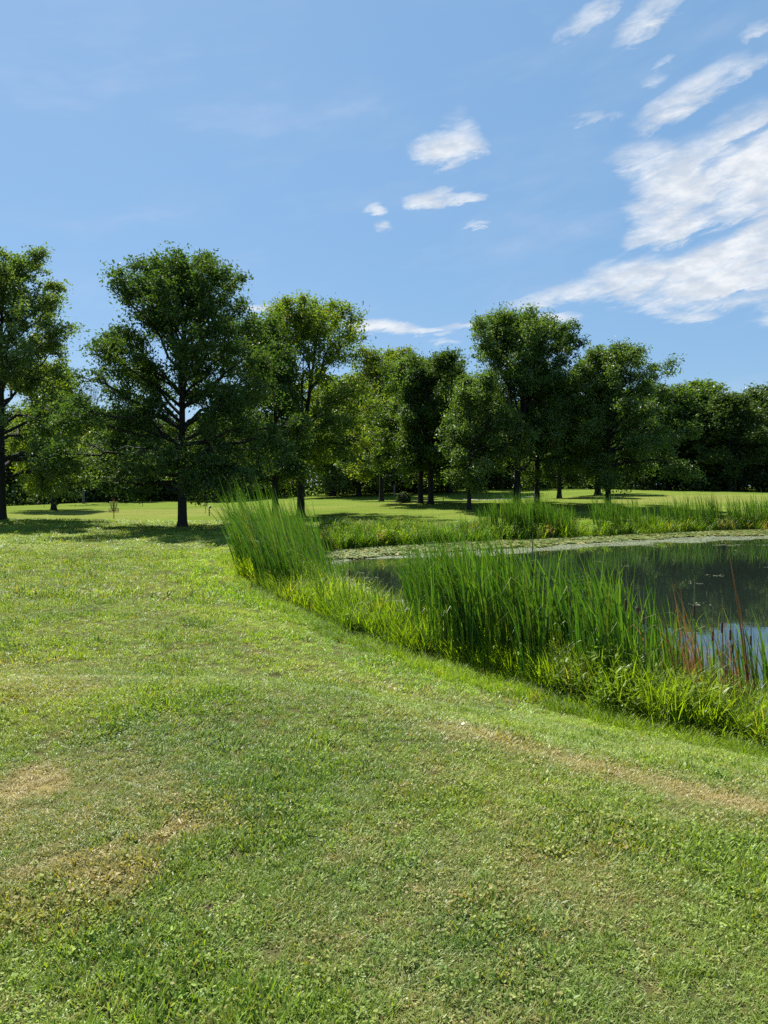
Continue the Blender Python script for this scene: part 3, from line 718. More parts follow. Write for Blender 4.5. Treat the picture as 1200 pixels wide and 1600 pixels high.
# ------------------------------------------------------------------ disc golf basket, posts
m_rust = simple('rusty_steel', (.16, .095, .06), .6, .55, .3, 20)
m_chain = simple('weathered_chain', (.20, .17, .14), .5, .7, .25, 20)
m_redband = simple('dark_red_band', (.09, .018, .016), .55, 0, .2, 10)
m_white = simple('white_paint', (.75, .75, .72), .5, 0, .06, 6)
m_teal = simple('teal_paint', (.05, .16, .15), .55, 0, .15, 6)
m_grey = simple('grey_post_wood', (.16, .16, .17), .8, 0, .25, 9)
m_yel = simple('yellow_band', (.55, .45, .16), .5, 0, .1, 6)
p0 = ground(178, 812.5, 30); b = on(p0[0], p0[1]); dist = p0[1]; hb = 38.0 / F * dist * .80
o = bpy.data.objects.new('disc_golf_basket', None); COL.objects.link(o); o.location = b; o.scale = (hb / 1.36,) * 3; tag(o, 'rusty disc golf basket with hanging chains on the lawn', 'disc golf basket')
g = Geo(); g.tube([(0, 0, -.1), (0, 0, 1.36)], [.03, .03], 8); link('pole', g.mesh('pole', m_rust), o)
g = Geo()
for zz_, r_ in ((.55, .16), (.56, .32), (.68, .335), (.80, .34)):
    a = np.linspace(0, 2 * np.pi, 25); g.tube(np.stack([np.cos(a) * r_, np.sin(a) * r_, np.full(25, zz_)], 1), .011, 5, caps=False)
for k in range(16):
    a = k * np.pi / 8; g.tube([(0, 0, .55), (.32 * np.cos(a), .32 * np.sin(a), .55), (.34 * np.cos(a), .34 * np.sin(a), .80)], .008, 4)
link('tray', g.mesh('tray', m_rust), o)
for k in range(12):
    a = k * np.pi / 6; t_ = np.linspace(0, 1, 9); rr = .24 * (1 - t_) ** .6 + .03; z_ = 1.24 - .66 * t_
    g = Geo(); g.tube(np.stack([rr * np.cos(a), rr * np.sin(a), z_], 1), .010 + .004 * (np.arange(9) % 2), 4); link('chain', g.mesh('chain', m_chain), o)
g = Geo(); a = np.linspace(0, 2 * np.pi, 25); V = []
for r_, z_ in ((.27, 1.20), (.28, 1.20), (.28, 1.30), (.27, 1.30)): V += [(r_ * np.cos(x), r_ * np.sin(x), z_) for x in a[:-1]]
qd = [(m_ * 24 + k, m_ * 24 + (k + 1) % 24, ((m_ + 1) % 4) * 24 + (k + 1) % 24, ((m_ + 1) % 4) * 24 + k) for m_ in range(4) for k in range(24)]
g.add(V, qd)
for k in range(4):
    x = k * np.pi / 4; g.tube([(-.27 * np.cos(x), -.27 * np.sin(x), 1.25), (.27 * np.cos(x), .27 * np.sin(x), 1.25)], .008, 4)
link('top_band', g.mesh('top_band', m_yel), o)
g = Geo(); g.box((0, 0, 1.40), (.20, .04, .16)); link('number_plate', g.mesh('number_plate', m_redband), o)

def post(name, label, cat, u, vb, vt, lo, r_, mat, cap=None, capr=1.5):
    p_ = ground(u, vb, lo); b_ = on(p_[0], p_[1]); h = (vb - vt) / F * p_[1]
    o = bpy.data.objects.new(name, None); COL.objects.link(o); o.location = b_; tag(o, label, cat)
    g = Geo(); g.tube([(0, 0, -.1), (0, 0, h * .6), (0, 0, h)], [r_, r_, r_ * .92], 8); link('pole', g.mesh('pole', mat), o)
    if cap is not None:
        g = Geo(); g.tube([(0, 0, h - .005), (0, 0, h + .03), (0, 0, h + .10), (0, 0, h + .13)], [r_ * capr * .8, r_ * capr, r_ * capr, r_ * .5], 10); link('cap', g.mesh('cap', cap), o)
    return o
post('marker_post', 'slim teal marker post with a white cap beside the reeds', 'post', 327, 806, 793, 30, .045, m_teal, m_white)
post('wooden_post', 'short grey weathered post in shade left of the round bush', 'post', 616, 775, 758, 60, .11, m_grey, m_grey, 1.12)
post('thin_stake', 'thin dark stake in the grass right of the close pair of trunks', 'stake', 692.5, 788, 778, 50, .035, m_grey, m_grey, 1.2)

# ------------------------------------------------------------------ cattails
def blade_leaf(g, L, w0, az_, lean, bend, base=(0, 0, 0), n=7, droop=0.0, tw=0.0, mi=0):
    t_ = np.linspace(0, 1, n); ang = lean + bend * t_ ** 2.2 + droop * np.clip(t_ - .72, 0, 1) / .28
    dl = L / (n - 1); r_ = np.concatenate([[0], np.cumsum(np.sin((ang[1:] + ang[:-1]) / 2) * dl)]); z_ = np.concatenate([[0], np.cumsum(np.cos((ang[1:] + ang[:-1]) / 2) * dl)])
    P = np.stack([base[0] + np.cos(az_) * r_, base[1] + np.sin(az_) * r_, base[2] + z_], 1)
    sa = az_ + np.pi / 2 + tw * t_; side = np.stack([np.cos(sa), np.sin(sa), np.zeros(n)], 1)
    g.strip(P, side, w0 / 2 * np.minimum(1, (1.02 - t_) * 2.6) * (.75 + .5 * np.minimum(t_ * 3, 1) * .5))


def cattail_geo(q, H, nl, wind=(-.10, 0), dead=False):
    g = Geo()
    for k in range(nl):
        a = q.uniform(0, 6.283); L = H * q.uniform(.5, 1.08); ln = q.uniform(.01, .13)
        vx, vy = math.cos(a) * ln + wind[0] * q.uniform(.5, 1.3), math.sin(a) * ln + wind[1]
        bend = q.uniform(.05, .55) if q.random() > .15 else q.uniform(.6, 1.2); dr = 0 if q.random() > .22 else q.uniform(.8, 2.2)
        blade_leaf(g, L, q.uniform(.010, .018) * (1.0 if not dead else .62), math.atan2(vy, vx), math.hypot(vx, vy), bend, (q.normal(0, .035), q.normal(0, .035), -.06), 8, dr, q.uniform(-1.6, 1.6), 0 if dead or q.random() > .2 else int(q.integers(1, 3)))
    return g


m_reed = leaf_mat('cattail_leaf', (.055, .135, .022), (.115, .230, .036), .45, tcol=(1.25, 1.45, .45), gloss=.05, rough=.3, warm=(.30, .17, .03), patch=.15, plant=True)
m_reedd = leaf_mat('dead_cattail_leaf', (.12, .058, .026), (.31, .18, .085), .40, tcol=(1.4, 1.1, .7), gloss=.04, patch=.1)
m_pale = leaf_mat('bleached_leaf', (.36, .30, .18), (.5, .44, .30), .3, tcol=(1.1, 1.1, .9), gloss=.04, patch=.1)
m_head = simple('brown_seed_head', (.085, .040, .018), .95, 0, .3, 60)
m_stem = simple('cattail_stem', (.10, .14, .05), .6, 0, .2, 10)
qr = np.random.default_rng(77)
reed_lib = [cattail_geo(qr, 1.0, int(qr.integers(6, 12))) for _ in range(10)]
reed_me = [g.mesh('cattail', [m_reed, m_reedd, m_pale]) for g in reed_lib]
tall_lib = [cattail_geo(qr, 1.0, int(qr.integers(6, 9)), (-.26, 0)) for _ in range(8)]
tall_me = [g.mesh('cattail', [m_reed, m_reedd, m_pale]) for g in tall_lib]
dead_me = [cattail_geo(qr, 1.0, int(qr.integers(5, 8)), (-.16, 0), True).mesh('cattail', m_reedd) for _ in range(5)]
gs = Geo(); gs.tube([(0, 0, 0), (.01, 0, .5), (.0, .01, .98), (0, .01, 1.12)], [.007, .006, .005, .002], 6); stem_me = gs.mesh('stem', m_stem)
gs = Geo(); gs.tube([(0, .01, .80), (0, .01, .803), (0, .01, .81), (0, .01, .885), (0, .01, .892), (0, .01, .897)], [.004, .009, .0105, .0105, .009, .004], 9); head_me = gs.mesh('seed_head', m_head)


def cattail(me, x, y, H, label, group, rz=None, tilt=(0, 0), head=False, z=None):
    zb = max(on(x, y)[2], WATER - .1) if z is None else z
    o = link('cattail', me, None, (x, y, zb), (tilt[0], tilt[1], qr.uniform(-.5, .5) if rz is None else rz)); o.scale = (1.0, 1.0, H)
    ws = H ** .35; o.scale = (max(.8, H * .8), max(.8, H * .8), H)
    tag(o, label + (' with brown seed head' if head else ''), 'cattail', group)
    if head:
        for nm, mm in (('stem', stem_me), ('seed_head', head_me)): link(nm, mm, o).scale = (1, 1, .86)
    return o


def in_px(u0, u1, sd0, sd1, n, q, y0=5, y1=60, dens=None):
    """points of the shore band (distance to the water's edge between sd0 and sd1) seen between two columns of the photograph"""
    outp = []
    tries = 0
    while len(outp) < n and tries < 400:
        tries += 1
        y = q.uniform(y0, y1, 4000); u = q.uniform(u0, u1, 4000); x = (u - 600) / F * y
        ok = q.random(4000) < y / y1
        sd = pond_sd(x, y); ok &= (sd > sd0) & (sd < sd1)
        if dens is not None: ok &= q.random(4000) < dens(x, y, u, sd)
        outp += list(zip(x[ok], y[ok]))
    return np.array(outp[:n])


rest_p, rest_h, rest_i = [], [], []          # further cattails past the first three hundred
def stand(n_ind, n_rest, u0, u1, sd0, sd1, y0, y1, hfun, lib, label, group, dens=None, heads=.0, tall=False):
    P = in_px(u0, u1, sd0, sd1, n_ind + n_rest, qr, y0, y1, dens)
    P = P[np.argsort(P[:, 1])]
    for k, (x, y) in enumerate(P):
        u = 600 + x / y * F; H = hfun(u) * qr.uniform(.98, 1.36)
        if k < n_ind: cattail(lib[k % len(lib)], x, y, H, label, group, head=qr.random() < heads)
        else: rest_p.append((x, y, max(on(x, y)[2], WATER - .1))); rest_h.append(H); rest_i.append(qr.integers(0, 8) + (10 if tall else 0))


clumpy = lambda f, lo, sd_: (lambda x, y, u, sd: smoothstep(vnoise(x, y, f, sd_), lo, lo + .5) + .06)
# near bed: dense on its left, thinner towards the sky's reflection
stand(76, 210, 650, 850, -1.0, 1.0, 7, 14, lambda u: np.interp(u, [650, 700, 800, 850], [1.55, 1.7, 1.75, 1.65]), reed_me, 'tall green cattail in the dense bed along the near water edge', 'cattails of the dense near bed', clumpy(1.3, -.45, 3), .05)
stand(46, 110, 850, 1065, -.7, 1.3, 7, 10.5, lambda u: np.interp(u, [850, 950, 1050], [1.65, 1.5, 1.25]), reed_me, 'green cattail in the thinning bed before the open water', 'cattails of the thinning near bed', clumpy(1.6, -.3, 5), .12)
stand(22, 60, 1045, 1600, -.7, .6, 6.8, 9.6, lambda u: 1.1, reed_me, 'sparse dark cattail standing before the sky reflection', 'sparse cattails before the sky reflection', None, .0)
stand(70, 330, 345, 580, -1.7, .75, 15.5, 25, lambda u: np.interp(u, [345, 400, 480, 545], [2.1, 2.3, 2.2, 1.8]), tall_me, 'tall windswept cattail in the big stand at the pond end', 'cattails of the windswept stand', lambda x, y, u, sd: .04 + smoothstep(-u, -570, -470) * (.35 + .65 * smoothstep(vnoise(x, y, 1.0, 13), -.4, .1)), .02, True)
stand(20, 160, 545, 720, -.8, .9, 26, 38, lambda u: np.interp(u, [545, 720], [1.15, 1.0]), reed_me, 'short cattail on the far bank below the close tree pair', 'short cattails of the far bank', clumpy(.5, -.2, 8), .02)
stand(20, 260, 715, 905, -.3, 1.4, 32, 44, lambda u: np.interp(u, [715, 800, 850, 905], [1.1, 1.9, 1.8, 1.4]), reed_me, 'cattail in the far clumps below the tallest middle tree', 'far cattails below the middle trees', lambda x, y, u, sd: clumpy(.9, -.1, 9)(x, y, u, sd) * (.12 + .88 * smoothstep(u, 730, 790)), .02)
stand(20, 300, 925, 1260, -.2, 1.3, 36, 50, lambda u: 1.75, reed_me, 'cattail in the far clumps in front of the bare mound', 'far cattails before the mound', lambda x, y, u, sd: np.maximum.reduce([np.exp(-((u - c) / w_) ** 2) for c, w_ in ((975, 38), (1066, 26), (1110, 12), (1178, 30), (1240, 40))]) + .04, .02)
stand(14, 0, 500, 660, -.2, 1.0, 11, 17, lambda u: 1.1, reed_me, 'single cattail in the bright grass between the two big stands', 'cattails scattered in the bright grass', None, .15)
# two rushes standing out on the lawn-side bank
for u, v, H in ((828, 1084, 1.65), (842, 1080, 1.5), (818, 1078, 1.45), (956, 1112, 1.45), (945, 1110, 1.3), (966, 1108, 1.35), (1000, 1120, 1.1)):
    p_ = ground(u, v); cattail(reed_me[int(qr.integers(0, 10))], p_[0], p_[1], H, 'green cattail rooted at the lawn side of the near bed', 'cattails at the lawn side of the near bed')
# rusty dead ones before the sky reflection
for u, Yd, H in ((1088, 8.3, 1.5), (1097, 8.1, 1.6), (1105, 8.4, 1.35), (1118, 8.2, 1.2), (1080, 8.5, 1.3), (1146, 8.0, 1.25), (1160, 8.2, 1.2), (1172, 7.9, 1.1), (1036, 8.6, 1.3), (1110, 8.0, 1.15), (1184, 8.0, 1.0), (1132, 8.3, 1.3), (1094, 8.6, 1.4), (1168, 8.4, 1.3), (1101, 7.8, 1.2), (1178, 8.3, 1.15), (1090, 7.8, 1.3), (1099, 8.0, 1.45), (1086, 8.1, 1.2), (1150, 7.8, 1.1), (1165, 7.7, 1.2), (1104, 8.2, 1.5), (1156, 8.1, 1.4)):
    H *= 1.12; Yd -= .35
    cattail(dead_me[int(qr.integers(0, 5))], (u - 600) / F * Yd, Yd, H, 'rust brown dead cattail before the sky reflection', 'rust brown dead cattails', head=qr.random() < .4)
g = Geo(); blade_leaf(g, 2.1, .03, math.pi, .13, .08, n=9, tw=.5)
blade_leaf(g, 1.5, .02, math.pi, .10, .1, n=9, tw=.8)
p_ = on((1182 - 600) / F * 8.0, 8.0); tag(link('cattail', g.mesh('cattail', m_reedd), None, p_), 'single tall orange-brown cattail leaf rising above the rusty clump', 'cattail')
rest = np.array(rest_p); n = len(rest); hh = np.array(rest_h)
scatter('reeds', reed_lib + tall_lib, [m_reed, m_reedd, m_pale], rest, np.stack([np.zeros(n), np.zeros(n), qr.uniform(-.5, .5, n)], 1), np.stack([np.maximum(.8, hh * .8)] * 2 + [hh], 1), np.array(rest_i),
        label='further cattails filling the stands round the pond')

# ------------------------------------------------------------------ bank grass
def tuft(q, nb, L, wd, lean0, lean1, bend, rad_, n=5, droop=0):
    g = Geo()
    for k in range(nb):
        a = q.uniform(0, 6.283); blade_leaf(g, L * q.uniform(.55, 1.1), wd * q.uniform(.7, 1.3), a, q.uniform(lean0, lean1), q.uniform(.3, 1) * bend, (q.normal(0, rad_), q.normal(0, rad_), -.02), n, droop, q.uniform(-.8, .8))
    return g


m_bank = leaf_mat('bank_grass_blade', (.105, .200, .018), (.190, .300, .030), .52, tcol=(1.3, 1.35, .3), gloss=.03, rough=.35, patch=.3, instancer=True, rnd='attr')
qb = np.random.default_rng(31)
bank_lib = [tuft(qb, 18, .72, .013, .08, .5, 1.0, .05, 6) for _ in range(5)] + [tuft(qb, 14, .55, .017, .2, .75, 1.2, .06, 6) for _ in range(4)] + [tuft(qb, 22, .34, .008, .2, .9, 1.1, .06, 5) for _ in range(4)]
# broad-leaved weeds on stalks
for k in range(4):
    g = Geo()
    for s_ in range(7):
        a = qb.uniform(0, 6.283); L = qb.uniform(.3, .65); ln = qb.uniform(.05, .45); x0, y0 = qb.normal(0, .06, 2)
        tip = np.array([x0 + math.cos(a) * math.sin(ln) * L, y0 + math.sin(a) * math.sin(ln) * L, math.cos(ln) * L])
        g.tube([(x0, y0, 0), tuple(np.array([x0, y0, 0]) * .5 + tip * .5 + qb.normal(0, .01, 3)), tuple(tip)], [.003, .0025, .0015], 3, caps=False)
        for f in range(11):
            t_ = qb.uniform(.3, 1.0); P = np.array([x0, y0, 0]) * (1 - t_) + tip * t_; blade_leaf(g, qb.uniform(.07, .14), .022, qb.uniform(0, 6.283), qb.uniform(.7, 1.4), .5, P, 4)
    bank_lib.append(g)
NB = 17
Nt = 36000
y = qb.uniform(4.5, 36, Nt * 6) ** 1.0; u = qb.uniform(270, 1900, len(y)); x = (u - 600) / F * y
ok = qb.random(len(y)) < (y / 36) ** .75; x, y, u = x[ok], y[ok], u[ok]
sd = pond_sd(x, y)
near = (y < np.interp(x, [-6, -3.9, -1.5, 1, 4, 9], [26, 25, 24, 20, 16, 14]))
thr = np.interp(x, [-4.7, -1, 1.6, 3.3, 6], [1.35, 1.75, 1.95, 2.55, 3.0]) + .35 * fbm(x, y, 1.2, 14)
ok = near & (sd > -.75 + .3 * vnoise(x, y, 1.5, 4)) & (sd < thr) & (qb.random(len(x)) < np.clip(9.0 / np.maximum(y, 6) + .25, 0, 1))
ok &= qb.random(len(x)) < .35 + .65 * smoothstep(fbm(x, y, 1.1, 24), -.35, .1)
x, y, u, sd, thr = x[ok], y[ok], u[ok], sd[ok], thr[ok]; n = len(x)
edge = np.clip((thr - sd) / 1.5, 0, 1)                       # 0 at the mown edge
idx = np.where(edge < .42, qb.integers(9, 13, n), np.where(qb.random(n) < .62, qb.integers(0, 5, n), np.where(qb.random(n) < .9, qb.integers(5, 9, n), qb.integers(13, 17, n))))
rightw = smoothstep(u, 760, 900)
idx = np.where((edge > .3) & (qb.random(n) < .10 * rightw), qb.integers(13, 17, n), idx)
s_ = (.55 + .85 * edge) * qb.uniform(.75, 1.25, n) * np.interp(u, [300, 500, 800, 1200], [1.05, .84, .74, .42]) * np.where(sd < 1.15, 1.0, 1 + .55 * smoothstep(u, 760, 950))
bright = smoothstep(fbm(x, y, .55, 33), -.25, .3) * (1 - .5 * rightw) + .2
tint = np.stack([.74 + .70 * bright, .74 + .52 * bright, .75 + .1 * bright], 1) * qb.uniform(.85, 1.15, (n, 1))
dryb = np.where(qb.random(n) < .035, 1.0, 0) * qb.uniform(.6, 1, n)
scatter('bank_grass', bank_lib, [m_bank], np.stack([x, y, np.maximum(height(x, y), WATER - .05)], 1), np.stack([qb.normal(0, .06, n), qb.normal(0, .06, n), qb.uniform(0, 6.28, n)], 1), np.stack([s_, s_, s_], 1), idx, tint, dryb,
        label='bright unmown grass and weeds along the near pond bank')
# far bank
Nt = 40000; y = qb.uniform(24, 56, Nt); u = qb.uniform(500, 1330, Nt); x = (u - 600) / F * y; sd = pond_sd(x, y)
far_near = ~(y < np.interp(x, [-6, -3.9, -1.5, 1, 4, 9], [26, 25, 24, 20, 16, 14])) & (y > 22 + .6 * np.abs(x))
wmax = np.interp(u, [520, 700, 900, 1200], [3.4, 3.0, 2.2, 1.8]) + 1.0 * fbm(x, y, .5, 41)
ok = far_near & (sd > -.5) & (sd < wmax) & (qb.random(Nt) < .55 * smoothstep(fbm(x, y, .45, 19), -.4, .1) + .2); x, y, u, sd = x[ok], y[ok], u[ok], sd[ok]; n = len(x)
s_ = qb.uniform(.7, 1.35, n) * (1.15 - .22 * np.clip(sd, 0, 3)); bright = smoothstep(fbm(x, y, .4, 51), -.3, .3)
tint = np.stack([.65 + .55 * bright, .72 + .40 * bright, .85 + 0 * bright], 1) * qb.uniform(.85, 1.15, (n, 1)); dryb = np.where(qb.random(n) < .10, .9, 0)
scatter('far_bank_grass', bank_lib, [m_bank], np.stack([x, y, np.maximum(height(x, y), WATER)], 1), np.stack([qb.normal(0, .06, n), qb.normal(0, .06, n), qb.uniform(0, 6.28, n)], 1), np.stack([s_ * 1.1, s_ * 1.1, s_], 1),
        qb.integers(0, NB, n), tint, dryb, label='rough tall grass fringing the far bank of the pond')

# ------------------------------------------------------------------ floating weed
m_weed = leaf_mat('floating_leaf', (.07, .115, .024), (.165, .20, .052), .2, gloss=.10, rough=.3, patch=.2, instancer=True, rnd='attr')
weed_lib = []
for k in range(4):
    g = Geo()
    for f in range(16):
        a = qb.uniform(0, 6.283); r_ = qb.uniform(.02, .26); cx, cy2 = r_ * math.cos(a), r_ * math.sin(a); s0 = qb.uniform(.025, .055); ph_ = qb.uniform(0, 6.283); zt = qb.uniform(.0, .05)
        ang = ph_ + np.arange(6) * np.pi / 3
        V = np.stack([cx + s0 * np.cos(ang) * 1.3, cy2 + s0 * np.sin(ang), zt + .012 * np.cos(ang + 1)], 1); g.add(V, [(0, 1, 2, 3), (0, 3, 4, 5)])
    weed_lib.append(g)
scum_lib = []
for k in range(3):
    g = Geo()
    for f in range(26):
        a = qb.uniform(0, 6.283); r_ = qb.uniform(.0, .3); cx, cy2 = r_ * math.cos(a), r_ * math.sin(a); s0 = qb.uniform(.006, .022)
        ang = qb.uniform(0, 6) + np.arange(4) * np.pi / 2; V = np.stack([cx + s0 * np.cos(ang) * 1.4, cy2 + s0 * np.sin(ang), np.full(4, .003) + .004 * rng.random(4)], 1); g.add(V, [(0, 1, 2, 3)])
    scum_lib.append(g)
Nt = 60000; y = qb.uniform(16, 50, Nt); u = qb.uniform(500, 1330, Nt); x = (u - 600) / F * y; sd = pond_sd(x, y)
farside = y > np.interp(x, [-3, 0, 5, 10, 20, 30], [27, 27.5, 28.5, 31, 36, 40])
wid = np.interp(u, [540, 640, 760, 900, 1000, 1200], [3.2, 4.2, 4.6, 4.0, 3.4, 4.2]) + 1.2 * fbm(x, y, .5, 61)
ok = farside & (sd < .1) & (sd > -wid) & (qb.random(Nt) < smoothstep(sd + wid, .0, 1.2) * .9); inl = (x < 2.5) & (sd < -.2) & (sd > -2.2 - 1.0 * fbm(x, y, .9, 64)) & (y > 16) & (y < 28) & (qb.random(Nt) < .35)
xw, yw = x[ok], y[ok]; n = len(xw); sw = qb.uniform(.8, 1.6, n)
tint = np.stack([1 + .25 * fbm(xw, yw, .8, 71), np.ones(n), np.ones(n)], 1) * qb.uniform(.8, 1.15, (n, 1))
scatter('pond_weed', weed_lib, [m_weed], np.stack([xw, yw, np.full(n, WATER + .006)], 1), np.stack([np.zeros(n), np.zeros(n), qb.uniform(0, 6.28, n)], 1), np.stack([sw, sw, sw], 1), qb.integers(0, 4, n), tint, np.where(qb.random(n) < .2, .6, 0),
        label='yellow-green floating weed mat along the far water edge')
# pale duckweed scum fraying out over the water
edge_w = farside & (sd < -.2) & (sd > -wid - 1.6) & (sd < -wid + 1.6) & (qb.random(Nt) < .7)
strk = (np.abs(y - (33.5 + .10 * (x - 14) + .5 * fbm(x, y, .3, 81))) < .35) & (x > 12) & (qb.random(Nt) < .25 * smoothstep(fbm(x, y, .5, 83), -.2, .2))
spk = (sd < -.5) & (qb.random(Nt) < .001)
ok = edge_w | inl | strk | spk
xw, yw = x[ok], y[ok]; n = len(xw); sw = qb.uniform(.7, 1.5, n)
m_scum = leaf_mat('duckweed', (.15, .18, .10), (.29, .32, .21), .1, gloss=.12, rough=.25, patch=.05, instancer=True, rnd='attr')
scatter('duckweed', scum_lib, [m_scum], np.stack([xw, yw, np.full(n, WATER + .004)], 1), np.stack([np.zeros(n), np.zeros(n), qb.uniform(0, 6.28, n)], 1), np.stack([sw, sw, np.ones(n)], 1), qb.integers(0, 3, n),
        label='pale duckweed scum scattered on the pond surface')

# ------------------------------------------------------------------ lawn grass
m_lawn = leaf_mat('lawn_blade', (.085, .165, .016), (.260, .350, .055), .40, tcol=(1.3, 1.3, .35), gloss=.05, rough=.34, patch=.25, instancer=True, rnd='attr')
qg = np.random.default_rng(91)
def lawn_tuft(kind):
    g = Geo()
    if kind == 0:      # fine turf blades, mown
        for k in range(34):
            a = qg.uniform(0, 6.283); r0 = .055 * math.sqrt(qg.random()); a0 = qg.uniform(0, 6.283)
            blade_leaf(g, qg.uniform(.024, .058), qg.uniform(.0028, .0046), a, qg.uniform(.25, 1.1), qg.uniform(.2, .9), (r0 * math.cos(a0), r0 * math.sin(a0), -.004), 3, 0, qg.uniform(-.5, .5))
    elif kind == 1:    # coarser leaves
        for k in range(16):
            a = qg.uniform(0, 6.283); r0 = .05 * math.sqrt(qg.random()); a0 = qg.uniform(0, 6.283)
            blade_leaf(g, qg.uniform(.028, .055), qg.uniform(.005, .0085), a, qg.uniform(.5, 1.3), qg.uniform(.2, .8), (r0 * math.cos(a0), r0 * math.sin(a0), -.003), 4, 0, qg.uniform(-.5, .5))
    else:              # clover and plantain: small round leaves held flat
        for k in range(20):
            r0 = .055 * math.sqrt(qg.random()); a0 = qg.uniform(0, 6.283); cx, cy2, cz = r0 * math.cos(a0), r0 * math.sin(a0), qg.uniform(.012, .038); s0 = qg.uniform(.0045, .0085)
            ang = qg.uniform(0, 6) + np.arange(6) * np.pi / 3; tx, ty = qg.normal(0, .35, 2)
            V = np.stack([cx + s0 * np.cos(ang), cy2 + s0 * .8 * np.sin(ang), cz + s0 * (tx * np.cos(ang) + ty * np.sin(ang))], 1); g.add(V, [(0, 1, 2, 3), (0, 3, 4, 5)])
    return g
lawn_lib = [lawn_tuft(0) for _ in range(5)] + [lawn_tuft(1) for _ in range(4)] + [lawn_tuft(2) for _ in range(3)]
PX, PS = [], []
for y0, y1, dens_, sc_ in ((.6, 4.2, 1950, .72), (4.2, 7.5, 820, .86), (7.5, 13, 200, 1.25), (13, 24, 60, 2.0), (24, 46, 20, 3.0)):
    half = lambda yy_: .62 * yy_ + 2.8
    A_ = (y1 - y0) * (half(y0) + half(y1)); n = int(A_ * dens_); yy_ = qg.uniform(y0, y1, n); xx_ = qg.uniform(-1, 1, n) * half(y1); k = np.abs(xx_) < half(yy_); PX.append(np.stack([xx_[k], yy_[k]], 1)); PS.append(np.full(k.sum(), sc_))
PX = np.vstack(PX); PS = np.concatenate(PS); x, y = PX.T; sd = pond_sd(x, y)
thr = np.interp(x, [-4.7, -1, 1.6, 3.3, 6], [1.35, 1.75, 1.95, 2.55, 3.0])
dr = dry(x, y)
k = (sd > .7) & (qg.random(len(x)) > .22 * smoothstep(dr, .45, .95)); x, y, PS, sd, dr, thr = x[k], y[k], PS[k], sd[k], dr[k], thr[k]; n = len(x)
cl = fbm(x, y, 1.9, 101); weedy = smoothstep(cl, -.05, .3)
r_ = qg.random(n); idx = np.where(r_ < .34 + .30 * weedy, qg.integers(5, 9, n), np.where(r_ < .40 + .34 * weedy, qg.integers(9, 12, n), qg.integers(0, 5, n)))
patch = fbm(x, y, .8, 111); pb = fbm(x * .5, y * .9, .35, 115)
g1 = np.clip(.5 + 1.1 * patch, 0, 1); g2 = np.clip(.5 + 1.2 * pb, 0, 1)
tint = np.stack([.80 + .48 * g1 + .16 * g2, .86 + .32 * g1 + .14 * g2, .85 + .55 * (1 - g1)], 1) * qg.uniform(.72, 1.3, (n, 1)) * (1.0 - .10 * weedy[:, None] * np.array([1, .5, 1]))
lush = smoothstep(-(sd - thr), -2.2, -.3)[:, None] * smoothstep(y, 5.5, 9)[:, None]          # wetter, brighter turf beside the bank
tint = tint * (1 - lush) + tint * np.array([1.12, 1.22, .7]) * lush
sz = PS * (1 + .45 * np.clip(cl, -.5, .8)) * qg.uniform(.75, 1.25, n); hgt_ = sz * (1 + .5 * weedy) * (1 - .45 * dr) * np.where(PS > 2, .62, 1.0)
drn = np.clip(dr * 1.0 + np.where(qg.random(n) < .12, .6, 0) + qg.uniform(0, .2, n), 0, 1)
scatter('lawn_grass', lawn_lib, [m_lawn], np.stack([x, y, height(x, y)], 1), np.stack([qg.normal(0, .1, n), qg.normal(0, .1, n), qg.uniform(0, 6.28, n)], 1), np.stack([sz, sz, hgt_], 1), idx, tint, drn,
        label='short mown grass of the lawn')

# ------------------------------------------------------------------ small things lying about
m_soil = simple('bare_soil', (.085, .050, .026), .95, 0, .5, 60, .9)
def dirt_patch(u, v, rx, ry):
    p_ = ground(u, v); q = np.random.default_rng(int(u)); V, T_ = [], []
    n1, n2_ = 18, 4
    for i_ in range(n2_):
        for j_ in range(n1):
            a = j_ * 2 * np.pi / n1; f = (i_ + 1) / n2_ * (1 + .22 * math.sin(3 * a + u) + .16 * q.normal()); x_, y_ = p_[0] + rx * f * math.cos(a), p_[1] + ry * f * math.sin(a)
            V.append((x_, y_, on(x_, y_)[2] + (.003 + .005 * q.random()) * (1 - (i_ / (n2_ - 1)) ** 2) + .001 - (.01 if i_ == n2_ - 1 else 0)))
    V.append(on(p_[0], p_[1], .008))
    Q_ = [(i_ * n1 + j_, i_ * n1 + n1 + j_, i_ * n1 + n1 + (j_ + 1) % n1, i_ * n1 + (j_ + 1) % n1) for i_ in range(n2_ - 1) for j_ in range(n1)]
    T_ = [(n2_ * n1, j_, (j_ + 1) % n1) for j_ in range(n1)]
    me = bpy.data.meshes.new('dirt'); me.from_pydata(V, [], Q_ + T_); me.materials.append(m_soil)
    tag(link('dirt', me), 'small scrape of bare brown soil in the turf', kind='structure')
for a in ((325, 1418, .05, .045), (520, 1468, .035, .03), (160, 1420, .025, .03), (186, 1377, .03, .02), (68, 1582, .035, .025), (340, 1478, .025, .02), (845, 1512, .03, .025)): dirt_patch(*a)

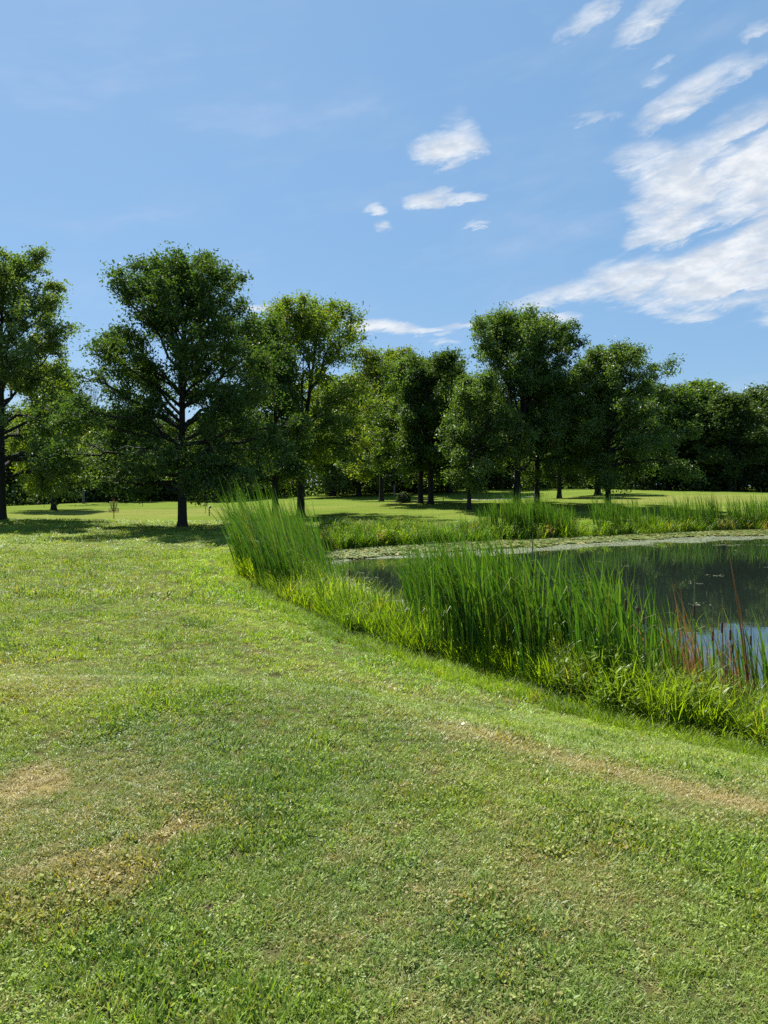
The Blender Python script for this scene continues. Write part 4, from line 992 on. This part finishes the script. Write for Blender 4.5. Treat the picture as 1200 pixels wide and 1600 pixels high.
m_wleaf = simple('pale_fallen_leaf', (.42, .38, .28), .7, 0, .15, 20)
def fallen(u, v, s_, label, cat='leaf', name='fallen_leaf', mat=m_wleaf):
    p_ = ground(u, v); g = Geo(); n_ = 7; t_ = np.linspace(0, 1, n_); hw = s_ * .32 * np.sin(np.pi * np.clip(t_, .03, .97)) ** .8
    P = np.stack([(t_ - .5) * s_, .06 * s_ * np.sin(3 * t_), .22 * s_ * (t_ - .5) ** 2], 1); L = P + np.stack([0 * t_, hw, hw * .35], 1); Rr = P - np.stack([0 * t_, hw, -hw * .3], 1)
    V = np.vstack([P, L, Rr]); i_ = np.arange(n_ - 1); g.add(V, np.vstack([np.stack([i_, i_ + 1, n_ + i_ + 1, n_ + i_], 1), np.stack([i_ + 1, i_, 2 * n_ + i_, 2 * n_ + i_ + 1], 1)]))
    me = g.mesh(name, mat); sol = link(name, me, None, (p_[0], p_[1], p_[2] + .05), (.25, .1, random.uniform(0, 6)))
    md = sol.modifiers.new('thickness', 'SOLIDIFY'); md.thickness = .002
    tag(sol, label, cat)
fallen(533, 1055, 0.063, 'pale curled leaf on the lawn below the bright bank grass')
fallen(723, 1143, 0.042, 'pale leaf lying on the worn brown strip')
fallen(359, 1020, 0.056, 'pale leaf on the dark turf left of the pond bank')
fallen(263, 931, 0.07, 'pale leaf farthest out on the lawn towards the lone maple')
g = Geo(); g.tube([(-.42, 0, .02), (-.2, .01, .03), (.1, -.01, .035), (.42, .02, .03)], [.006, .007, .007, .004], 6); g.tube([(.05, 0, .03), (.16, .05, .07), (.24, .07, .09)], [.004, .003, .002], 5)
p_ = ground(1172, 1122); tag(link('dead_stalk', g.mesh('dead_stalk', m_pale), None, (p_[0], p_[1], p_[2] + .12), (0, .02, .05)), 'bleached stalk lying flat in the weeds by the right frame edge', 'stalk')
# bleached stems leaning out of the windswept stand
def leaning(u, v, L, az_, ln, bend, label):
    p_ = ground(u, v); g = Geo(); blade_leaf(g, L, .018, az_, ln, bend, n=9, tw=.6); blade_leaf(g, L * .7, .014, az_ + .5, ln, bend * 1.3, (.05, .02, 0), n=8, tw=.6)
    tag(link('dry_leaf', g.mesh('dry_leaf', m_pale), None, p_), label, 'dry leaf')
leaning(432, 905, .9, -1.3, .3, .9, 'bleached leaf drooping from the foot of the windswept stand')
leaning(520, 965, .8, 3.0, .5, 1.6, 'bleached arching leaf over the bright bank grass')
leaning(690, 1005, .8, 3.1, .4, 1.9, 'pale bent leaf at the left end of the dense near bed')
leaning(1065, 1060, 1.0, 3.0, .12, 1.7, 'pale hooked leaf curling above the rusty cattails')
g = Geo(); g.tube([(-.06, 0, .05), (0, .003, .053), (.06, .0, .05)], [.0014, .0014, .001], 5)
p_ = ground(612, 1304); tag(link('dry_straw', g.mesh('dry_straw', m_pale), None, p_, (0, 0, -.15)), 'single pale straw lying on the foreground turf', 'straw')
